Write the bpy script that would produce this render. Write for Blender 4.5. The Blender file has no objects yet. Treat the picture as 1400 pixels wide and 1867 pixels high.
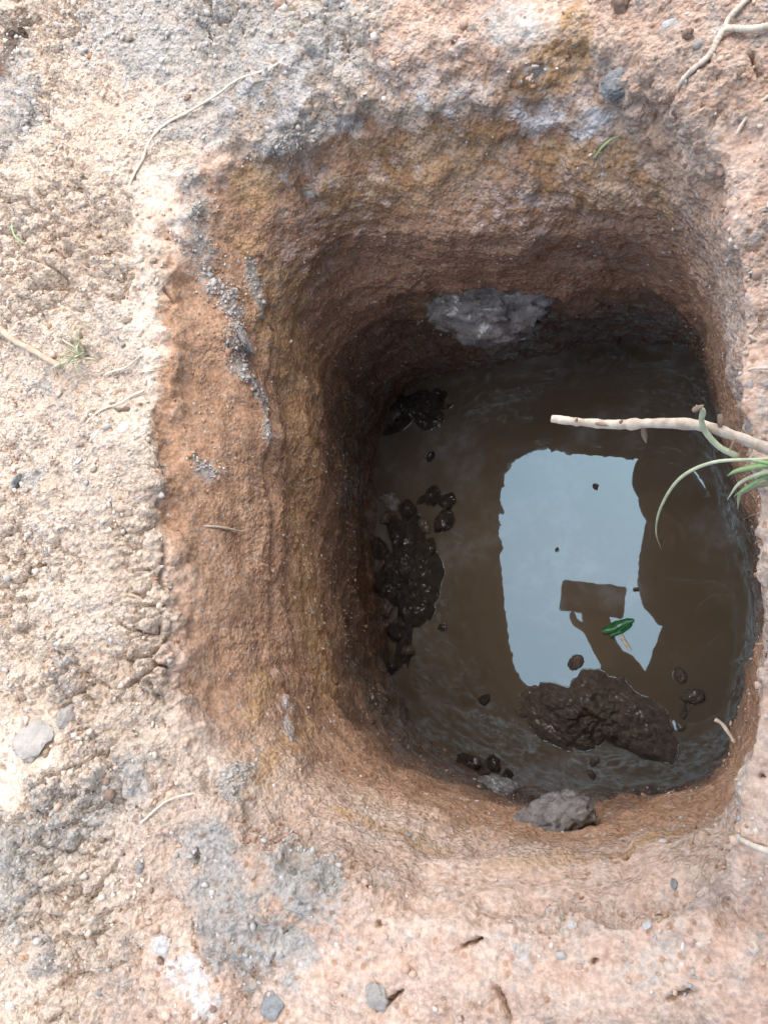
import bpy, bmesh, math, random
import numpy as np
from mathutils import Vector, Matrix
from mathutils.bvhtree import BVHTree

# ---------------------------------------------------------------- camera, sky, sun, exposure
scene = bpy.context.scene
col = scene.collection
CAM_H = 0.47
cd = bpy.data.cameras.new('camera'); cam = bpy.data.objects.new('camera', cd); col.objects.link(cam)
cd.sensor_fit = 'HORIZONTAL'; cd.sensor_width = 36.0; cd.lens = 36.0
cd.clip_start = 0.01; cd.clip_end = 500.0
cam.matrix_world = Matrix(((0.91850297, 0.03426883, 0.39392632, 0.0),
                           (0.03426883, 0.98559024, -0.16564279, 0.0),
                           (-0.39392632, 0.16564279, 0.9040932, CAM_H),
                           (0, 0, 0, 1)))
scene.camera = cam

SUN_EL, SUN_AZ = math.radians(66), math.radians(70)     # azimuth from +X towards +Y
world = bpy.data.worlds.new('World'); scene.world = world; world.use_nodes = True
wn = world.node_tree; wn.nodes.clear()
sky = wn.nodes.new('ShaderNodeTexSky'); sky.sky_type = 'NISHITA'; sky.sun_disc = False
sky.sun_elevation = SUN_EL; sky.sun_rotation = math.radians(90) - SUN_AZ
sky.air_density = 1.0; sky.dust_density = 1.5; sky.ozone_density = 1.0
bg = wn.nodes.new('ShaderNodeBackground'); bg.inputs['Strength'].default_value = 0.09
wo = wn.nodes.new('ShaderNodeOutputWorld')
wn.links.new(sky.outputs[0], bg.inputs[0]); wn.links.new(bg.outputs[0], wo.inputs[0])

sd = bpy.data.lights.new('sun', 'SUN'); sun = bpy.data.objects.new('sun', sd); col.objects.link(sun)
sd.energy = 1.5; sd.angle = math.radians(110); sd.color = (1.0, 0.96, 0.90)
sv = Vector((math.cos(SUN_EL)*math.cos(SUN_AZ), math.cos(SUN_EL)*math.sin(SUN_AZ), math.sin(SUN_EL)))
sun.rotation_euler = sv.to_track_quat('Z', 'Y').to_euler()

scene.view_settings.view_transform = 'Standard'; scene.view_settings.look = 'None'
scene.view_settings.gamma = 1.0; scene.view_settings.use_curve_mapping = False
scene.view_settings.exposure = 2.25

scene.render.engine = 'CYCLES'; scene.cycles.max_bounces = 6; scene.cycles.diffuse_bounces = 4; scene.cycles.glossy_bounces = 3

rng = np.random.default_rng(7); random.seed(7)

# ---------------------------------------------------------------- shape of the dug pit (metres; ground at z = 0)
PIT_C = (-0.2, 0.12); WATER_Z = -0.53
# radius of the pit every five degrees: at the rim, at 12 cm depth, at the water line
R_A = [0.216, 0.214, 0.212, 0.213, 0.214, 0.217, 0.221, 0.230, 0.241, 0.252, 0.262, 0.273, 0.279, 0.284, 0.286, 0.287, 0.287, 0.288, 0.289, 0.291, 0.293, 0.296, 0.299, 0.303, 0.308, 0.309, 0.305, 0.294, 0.279, 0.266, 0.252, 0.244, 0.237, 0.231, 0.225, 0.221, 0.218, 0.216, 0.219, 0.222, 0.228, 0.237, 0.247, 0.260, 0.273, 0.285, 0.298, 0.308, 0.318, 0.324, 0.326, 0.324, 0.320, 0.316, 0.315, 0.315, 0.316, 0.318, 0.321, 0.327, 0.332, 0.338, 0.338, 0.325, 0.304, 0.280, 0.263, 0.250, 0.239, 0.230, 0.221, 0.218]
R_C = [0.175, 0.172, 0.174, 0.176, 0.179, 0.183, 0.190, 0.197, 0.205, 0.214, 0.224, 0.232, 0.238, 0.244, 0.246, 0.249, 0.250, 0.252, 0.255, 0.258, 0.262, 0.266, 0.271, 0.276, 0.282, 0.290, 0.294, 0.293, 0.281, 0.269, 0.258, 0.251, 0.245, 0.239, 0.234, 0.229, 0.227, 0.225, 0.224, 0.226, 0.229, 0.233, 0.239, 0.245, 0.252, 0.257, 0.258, 0.255, 0.248, 0.241, 0.234, 0.228, 0.228, 0.229, 0.230, 0.232, 0.240, 0.248, 0.257, 0.267, 0.274, 0.275, 0.266, 0.254, 0.238, 0.222, 0.211, 0.200, 0.189, 0.185, 0.182, 0.178]
R_W = [0.245, 0.243, 0.244, 0.247, 0.250, 0.253, 0.259, 0.265, 0.271, 0.278, 0.285, 0.289, 0.292, 0.294, 0.293, 0.293, 0.293, 0.294, 0.295, 0.297, 0.299, 0.301, 0.306, 0.310, 0.315, 0.319, 0.318, 0.310, 0.296, 0.283, 0.270, 0.266, 0.261, 0.257, 0.252, 0.249, 0.249, 0.248, 0.246, 0.246, 0.249, 0.252, 0.255, 0.266, 0.277, 0.288, 0.299, 0.305, 0.303, 0.298, 0.291, 0.285, 0.280, 0.275, 0.270, 0.273, 0.275, 0.278, 0.284, 0.291, 0.298, 0.306, 0.315, 0.319, 0.314, 0.305, 0.291, 0.277, 0.267, 0.256, 0.248, 0.247]

def per(tab, th):
    n = len(tab); x = (np.asarray(th) + math.pi) / (2*math.pi) * n
    i = np.floor(x).astype(int); f = x - i; t = np.asarray(tab)
    f = f*f*(3-2*f)*0.5 + f*0.5
    return t[i % n]*(1-f) + t[(i+1) % n]*f

def bumpa(th, c, w):
    d = (th - c + math.pi) % (2*math.pi) - math.pi
    return np.exp(-(d/w)**2)

def pit_surface(nth, ground_step, wall_step):
    """smooth pit: rows run from the far ground over the rim and down the wall to the floor"""
    th = np.linspace(-math.pi, math.pi, nth, endpoint=False)
    rA, rC, rW = per(R_A, th), per(R_C, th), per(R_W, th)
    # width of the rounded shoulder below the rim: sharp on the left, worn elsewhere
    left = bumpa(th, 3.0, 0.55)
    far = np.concatenate([np.geomspace(60, 0.55, 26)])
    gr = np.arange(0.55, 0.0301, -ground_step)[1:]
    rows_r, rows_z = [], []
    for f in far: rows_r.append(rA + f); rows_z.append(np.zeros(nth))
    for g in gr: rows_r.append(rA + g); rows_z.append(-0.004*np.exp(-g/0.03)*np.ones(nth))
    # wall profile through the control points, resampled by arc length per angle
    right = bumpa(th, 0.0, 0.6); worn = np.clip(1 - left - right, 0, 1)
    mixr = lambda f: rA*(1-f) + rC*f
    low = lambda f: rC*(1-f) + rW*f
    pr = np.stack([rA+0.03, rA+0.012, rA, mixr(0.25), mixr(0.5), mixr(0.8), rC, low(0.22), low(0.62), rW, rW-0.03, rW-0.08], 0)
    one = np.ones(nth)
    pz = np.stack([-0.004*one, -0.005*one, -0.007*one, -0.032+0.010*worn, -0.060+0.012*worn, -0.095+0.010*worn, -0.12*one, -0.24*one, -0.41*one, -0.53*one, -0.57*one, -0.59*one], 0)
    seg = np.hypot(np.diff(pr, axis=0), np.diff(pz, axis=0)); L = np.concatenate([np.zeros((1, nth)), np.cumsum(seg, 0)])
    m = int(L[-1].mean()/wall_step)
    u = np.linspace(0, 1, m)
    wr = np.empty((m, nth)); wz = np.empty((m, nth))
    for j in range(nth):
        wr[:, j] = np.interp(u*L[-1, j], L[:, j], pr[:, j]); wz[:, j] = np.interp(u*L[-1, j], L[:, j], pz[:, j])
    rr = np.concatenate([np.array(rows_r), wr]); zz = np.concatenate([np.array(rows_z), wz])
    # soften the corners of the profile
    n0 = len(far) + 2; h = max(2, int(0.010/wall_step)); ker = np.hanning(2*h+3)[1:-1]; ker /= ker.sum()
    for a in (rr, zz):
        b = np.pad(a[n0:], ((h, h), (0, 0)), mode='edge')
        s = np.zeros_like(a[n0:])
        for q, w in enumerate(ker): s += w*b[q:q+len(s)]
        a[n0+h:] = s[h:]
    for f in (0.75, 0.5, 0.25, 0.05):
        rr = np.concatenate([rr, (rr[-1]*f/(1 if f == 0.75 else 1))[None]]); zz = np.concatenate([zz, zz[-1:]])
    X = PIT_C[0] + rr*np.cos(th); Y = PIT_C[1] + rr*np.sin(th)
    return np.stack([X, Y, zz], -1)

# ---------------------------------------------------------------- noise on arrays of points
def h3(ix, iy, iz, seed):
    h = (ix.astype(np.uint32)*np.uint32(374761393) + iy.astype(np.uint32)*np.uint32(668265263)
         + iz.astype(np.uint32)*np.uint32(2147483647) + np.uint32((seed*974711 + 1013904223) & 0xffffffff))
    h = (h ^ (h >> np.uint32(13)))*np.uint32(1274126177)
    h = (h ^ (h >> np.uint32(16)))*np.uint32(2246822519)
    h = h ^ (h >> np.uint32(15))
    return h

def u01(h): return h.astype(np.float32)*np.float32(1/4294967296.0)

def vnoise(P, seed=0):
    P = P.astype(np.float32)
    i = np.floor(P); f = P - i; i = i.astype(np.int64); f = f*f*f*(f*(f*6-15)+10)
    out = np.zeros(len(P), np.float32)
    for dx in (0, 1):
        wx = f[:, 0] if dx else 1-f[:, 0]
        for dy in (0, 1):
            wy = f[:, 1] if dy else 1-f[:, 1]
            for dz in (0, 1):
                wz = f[:, 2] if dz else 1-f[:, 2]
                out += wx*wy*wz*u01(h3(i[:, 0]+dx, i[:, 1]+dy, i[:, 2]+dz, seed))
    return out*2-1

ROT = np.array([[0.36, 0.48, -0.8], [-0.8, 0.6, 0.0], [0.48, 0.64, 0.6]])
def fbm(P, size, octaves=4, seed=0, gain=0.5):
    P = P/size + 37.7; out = np.zeros(len(P), np.float32); a = 1.0
    for o in range(octaves):
        out += a*vnoise(P, seed+o*13); a *= gain; P = P@ROT*2.03 + 11.3
    return out

def worley(P, size, seed=0):
    P = (P@ROT/size + 91.3).astype(np.float32)
    i = np.floor(P).astype(np.int64); f = P - i
    F1 = np.full(len(P), 9, np.float32); F2 = np.full(len(P), 9, np.float32); ID = np.zeros(len(P), np.float32)
    for dx in (-1, 0, 1):
        for dy in (-1, 0, 1):
            for dz in (-1, 0, 1):
                if dx and dy and dz: continue
                h = h3(i[:, 0]+dx, i[:, 1]+dy, i[:, 2]+dz, seed)
                ox = u01(h); oy = u01((h*np.uint32(747796405)) ^ (h >> np.uint32(7))); oz = u01((h*np.uint32(2891336453)) ^ (h >> np.uint32(11)))
                d = (dx+ox-f[:, 0])**2 + (dy+oy-f[:, 1])**2 + (dz+oz-f[:, 2])**2
                n = d < F1
                F2 = np.where(n, F1, np.minimum(F2, d)); ID = np.where(n, oz, ID); F1 = np.where(n, d, F1)
    return np.sqrt(F1), np.sqrt(F2), ID

def sstep(a, b, x):
    t = np.clip((x-a)/(b-a), 0, 1); return t*t*(3-2*t)

def seg_dist(P, pts):
    pts = [np.array(p, np.float32) for p in pts]
    if len(pts) == 1: return np.sqrt(((P-pts[0])**2).sum(1))
    best = np.full(len(P), 1e9, np.float32)
    for a, b in zip(pts[:-1], pts[1:]):
        ab = b-a; pa = P-a; t = np.clip((pa@ab)/max(float(ab@ab), 1e-9), 0, 1)
        best = np.minimum(best, ((pa-t[:, None]*ab)**2).sum(1))
    return np.sqrt(best)

# ---------------------------------------------------------------- node helpers
def new_mat(name):
    m = bpy.data.materials.new(name); m.use_nodes = True; nt = m.node_tree; nt.nodes.clear()
    o = nt.nodes.new('ShaderNodeOutputMaterial'); b = nt.nodes.new('ShaderNodeBsdfPrincipled')
    nt.links.new(b.outputs[0], o.inputs[0]); return m, nt, b
def nd(nt, t, **kw):
    n = nt.nodes.new(t)
    for k, v in kw.items():
        if k in n.inputs: n.inputs[k].default_value = v
        else: setattr(n, k, v)
    return n
def setin(nt, sock, v):
    if hasattr(v, 'node'): nt.links.new(v, sock)
    elif isinstance(v, tuple) and len(v) == 3 and sock.type == 'RGBA': sock.default_value = v+(1,)
    else: sock.default_value = v
def mix(nt, f, a, b, mode='MIX'):
    n = nt.nodes.new('ShaderNodeMix'); n.data_type = 'RGBA'; n.blend_type = mode
    setin(nt, n.inputs['Factor'], f); setin(nt, n.inputs[6], a); setin(nt, n.inputs[7], b); return n.outputs[2]
def mth(nt, op, a, b=0.5, c=None):
    n = nt.nodes.new('ShaderNodeMath'); n.operation = op
    setin(nt, n.inputs[0], a); setin(nt, n.inputs[1], b)
    if c is not None: setin(nt, n.inputs[2], c)
    return n.outputs[0]
def ramp(nt, x, a, b, lo=0.0, hi=1.0):
    n = nt.nodes.new('ShaderNodeMapRange'); n.interpolation_type = 'SMOOTHSTEP'
    setin(nt, n.inputs[0], x); n.inputs[1].default_value = a; n.inputs[2].default_value = b; n.inputs[3].default_value = lo; n.inputs[4].default_value = hi
    return n.outputs[0]
def tex_noise(nt, vec, scale, detail=4, rough=0.6, seedoff=0.0):
    n = nt.nodes.new('ShaderNodeTexNoise'); n.inputs['Scale'].default_value = scale; n.inputs['Detail'].default_value = detail; n.inputs['Roughness'].default_value = rough
    if seedoff:
        a = nt.nodes.new('ShaderNodeVectorMath'); a.operation = 'ADD'; a.inputs[1].default_value = (seedoff, seedoff*1.7, -seedoff); nt.links.new(vec, a.inputs[0]); vec = a.outputs[0]
    nt.links.new(vec, n.inputs['Vector']); return n.outputs[0]
def tex_voro(nt, vec, scale, feature='F1'):
    n = nt.nodes.new('ShaderNodeTexVoronoi'); n.feature = feature; n.inputs['Scale'].default_value = scale
    nt.links.new(vec, n.inputs['Vector']); return n
def bump(nt, h, strength, dist, normal=None):
    n = nt.nodes.new('ShaderNodeBump'); n.inputs['Strength'].default_value = strength; n.inputs['Distance'].default_value = dist
    nt.links.new(h, n.inputs['Height'])
    if normal is not None: nt.links.new(normal, n.inputs['Normal'])
    return n.outputs[0]

# ---------------------------------------------------------------- materials
PALE = (0.60, 0.49, 0.385); PINK = (0.51, 0.345, 0.25); GREY = (0.35, 0.315, 0.272); ORANGE = (0.44, 0.265, 0.135)
BROWN = (0.37, 0.215, 0.128); DARK = (0.085, 0.07, 0.058); WHITE = (0.58, 0.545, 0.51)

def soil_material():
    m, nt, b = new_mat('soil')
    g = nt.nodes.new('ShaderNodeNewGeometry'); pos = g.outputs['Position']
    a1 = nd(nt, 'ShaderNodeAttribute', attribute_name='zone_a'); a2 = nd(nt, 'ShaderNodeAttribute', attribute_name='zone_b')
    s1 = nt.nodes.new('ShaderNodeSeparateColor'); nt.links.new(a1.outputs['Color'], s1.inputs[0])
    s2 = nt.nodes.new('ShaderNodeSeparateColor'); nt.links.new(a2.outputs['Color'], s2.inputs[0])
    grey, orange, wet, white = s1.outputs[0], s1.outputs[1], s1.outputs[2], a1.outputs['Alpha']
    smooth, pink, dark, wall = s2.outputs[0], s2.outputs[1], s2.outputs[2], a2.outputs['Alpha']
    n_f = tex_noise(nt, pos, 260, 5, 0.65); n_m = tex_noise(nt, pos, 60, 5, 0.6, 3.1); n_l = tex_noise(nt, pos, 13, 4, 0.55, 7.7)
    n_c = tex_noise(nt, pos, 140, 4, 0.7, 5.3)
    def soft(mask, spread=1.0):        # break the edge of a patch up with grains
        t = mth(nt, 'ADD', mask, mth(nt, 'MULTIPLY', mth(nt, 'SUBTRACT', n_c, 0.5), spread))
        t = mth(nt, 'ADD', t, mth(nt, 'MULTIPLY', mth(nt, 'SUBTRACT', n_m, 0.5), spread))
        return ramp(nt, t, 0.25, 0.85)
    c = mix(nt, ramp(nt, n_l, 0.35, 0.7), PALE, (0.51, 0.395, 0.295))
    c = mix(nt, soft(pink), c, mix(nt, ramp(nt, n_m, 0.35, 0.65), PINK, (0.53, 0.40, 0.31)))
    c = mix(nt, soft(wall, 0.35), c, mix(nt, ramp(nt, n_m, 0.35, 0.65), BROWN, (0.41, 0.255, 0.162)))
    c = mix(nt, soft(orange), c, mix(nt, ramp(nt, n_m, 0.38, 0.66), ORANGE, (0.47, 0.305, 0.175)))
    c = mix(nt, soft(grey), c, mix(nt, ramp(nt, n_m, 0.35, 0.65), GREY, (0.42, 0.385, 0.34)))
    c = mix(nt, soft(mth(nt, 'MULTIPLY', white, 0.7), 1.7), c, mix(nt, n_f, WHITE, (0.50, 0.46, 0.42)))
    c = mix(nt, soft(dark), c, (0.15, 0.115, 0.09))
    # stray crumbs of other colours
    v1 = tex_voro(nt, pos, 210); sc = nt.nodes.new('ShaderNodeSeparateColor'); nt.links.new(v1.outputs['Color'], sc.inputs[0])
    near = ramp(nt, v1.outputs['Distance'], 0.55, 0.35)
    c = mix(nt, mth(nt, 'MULTIPLY', ramp(nt, sc.outputs[0], 0.90, 0.92, 0, 0.5), near), c, (0.33, 0.31, 0.28))
    c = mix(nt, mth(nt, 'MULTIPLY', ramp(nt, sc.outputs[1], 0.97, 0.975, 0, 0.7), ramp(nt, mth(nt, 'ADD', v1.outputs['Distance'], mth(nt, 'MULTIPLY', n_f, 0.7)), 0.75, 0.55)), c, (0.66, 0.63, 0.60))
    c = mix(nt, mth(nt, 'MULTIPLY', ramp(nt, sc.outputs[2], 0.90, 0.92, 0, 0.6), near), c, (0.30, 0.155, 0.08))
    # grain
    c = mix(nt, 1.0, c, mix(nt, ramp(nt, n_f, 0.3, 0.7), (0.72, 0.70, 0.68), (1.18, 1.17, 1.16)), 'MULTIPLY')
    # wet soil shines; its darkening also paints in the shade deep in the pit
    wet_shade = ramp(nt, mth(nt, 'ADD', wet, mth(nt, 'MULTIPLY', mth(nt, 'SUBTRACT', n_l, 0.5), 0.5)), 0.1, 0.9)
    c = mix(nt, mth(nt, 'MULTIPLY', wet_shade, 1.0), c, mix(nt, 1.0, c, (0.36, 0.33, 0.31), 'MULTIPLY'))
    a3 = nd(nt, 'ShaderNodeAttribute', attribute_name='damp')
    c = mix(nt, mth(nt, 'MULTIPLY', a3.outputs['Fac'], ramp(nt, n_l, 0.3, 0.6)), c, mix(nt, 1.0, c, (0.72, 0.68, 0.65), 'MULTIPLY'))
    nt.links.new(c, b.inputs['Base Color'])
    r = mth(nt, 'SUBTRACT', 0.95, mth(nt, 'MULTIPLY', wet_shade, mth(nt, 'MULTIPLY_ADD', n_c, 0.5, 0.25)))
    spots = mth(nt, 'MULTIPLY', mth(nt, 'MAXIMUM', a3.outputs['Fac'], mth(nt, 'MULTIPLY', wet_shade, 0.7)), ramp(nt, n_m, 0.42, 0.56))
    r = mth(nt, 'SUBTRACT', r, mth(nt, 'MULTIPLY', spots, 0.68)); r = mth(nt, 'MAXIMUM', r, 0.16)
    nt.links.new(r, b.inputs['Roughness'])
    setin(nt, b.inputs['Specular IOR Level'], mth(nt, 'MAXIMUM', ramp(nt, wet_shade, 0, 1, 0.15, 0.6), mth(nt, 'MULTIPLY', spots, 1.0)))
    nt.links.new(mth(nt, 'MULTIPLY', spots, 0.9), b.inputs['Coat Weight']); b.inputs['Coat Roughness'].default_value = 0.10; b.inputs['Coat IOR'].default_value = 1.6
    nt.links.new(bump(nt, n_c, 0.6, 0.004), b.inputs['Coat Normal'])
    amp = mth(nt, 'SUBTRACT', 1.0, mth(nt, 'MAXIMUM', mth(nt, 'MULTIPLY', smooth, 0.75), mth(nt, 'MULTIPLY', wall, 0.5)))
    v2 = tex_voro(nt, pos, 330)
    hsum = mth(nt, 'ADD', mth(nt, 'MULTIPLY', n_f, 1.2), mth(nt, 'MULTIPLY', v2.outputs['Distance'], -0.9))
    hsum = mth(nt, 'ADD', hsum, mth(nt, 'MULTIPLY', n_c, 1.1))
    hsum = mth(nt, 'MULTIPLY', hsum, amp)
    nt.links.new(bump(nt, hsum, 0.9, 0.0036), b.inputs['Normal'])
    return m

def water_material():
    m, nt, b = new_mat('muddy_water')
    g = nt.nodes.new('ShaderNodeNewGeometry'); pos = g.outputs['Position']
    n = tex_noise(nt, pos, 9, 4, 0.6); n2 = tex_noise(nt, pos, 45, 5, 0.65, 4.0)
    c = mix(nt, ramp(nt, n, 0.35, 0.65), (0.085, 0.063, 0.041), (0.104, 0.079, 0.054))
    film = mth(nt, 'MULTIPLY', ramp(nt, n, 0.46, 0.66), ramp(nt, n2, 0.36, 0.68))
    c = mix(nt, mth(nt, 'MULTIPLY', film, 0.85), c, (0.15, 0.142, 0.135))
    nt.links.new(c, b.inputs['Base Color'])
    b.inputs['Roughness'].default_value = 0.015; b.inputs['IOR'].default_value = 1.78; b.inputs['Specular Tint'].default_value = (0.56, 0.85, 1.0, 1)
    nt.links.new(bump(nt, tex_noise(nt, pos, 30, 2, 0.5, 9.0), 0.05, 0.001), b.inputs['Normal'])
    return m

def mesh_obj(name, verts, faces, mat, parent=None, smooth=True):
    me = bpy.data.meshes.new(name); me.from_pydata([tuple(v) for v in verts], [], [tuple(f) for f in faces]); me.update()
    if mat: me.materials.append(mat)
    if smooth: me.polygons.foreach_set('use_smooth', [True]*len(me.polygons))
    o = bpy.data.objects.new(name, me); col.objects.link(o)
    if parent: o.parent = parent
    return o
def tag(o, label, cat, group=None):
    o['label'] = label; o['category'] = cat
    if group: o['group'] = group
    return o

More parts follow.
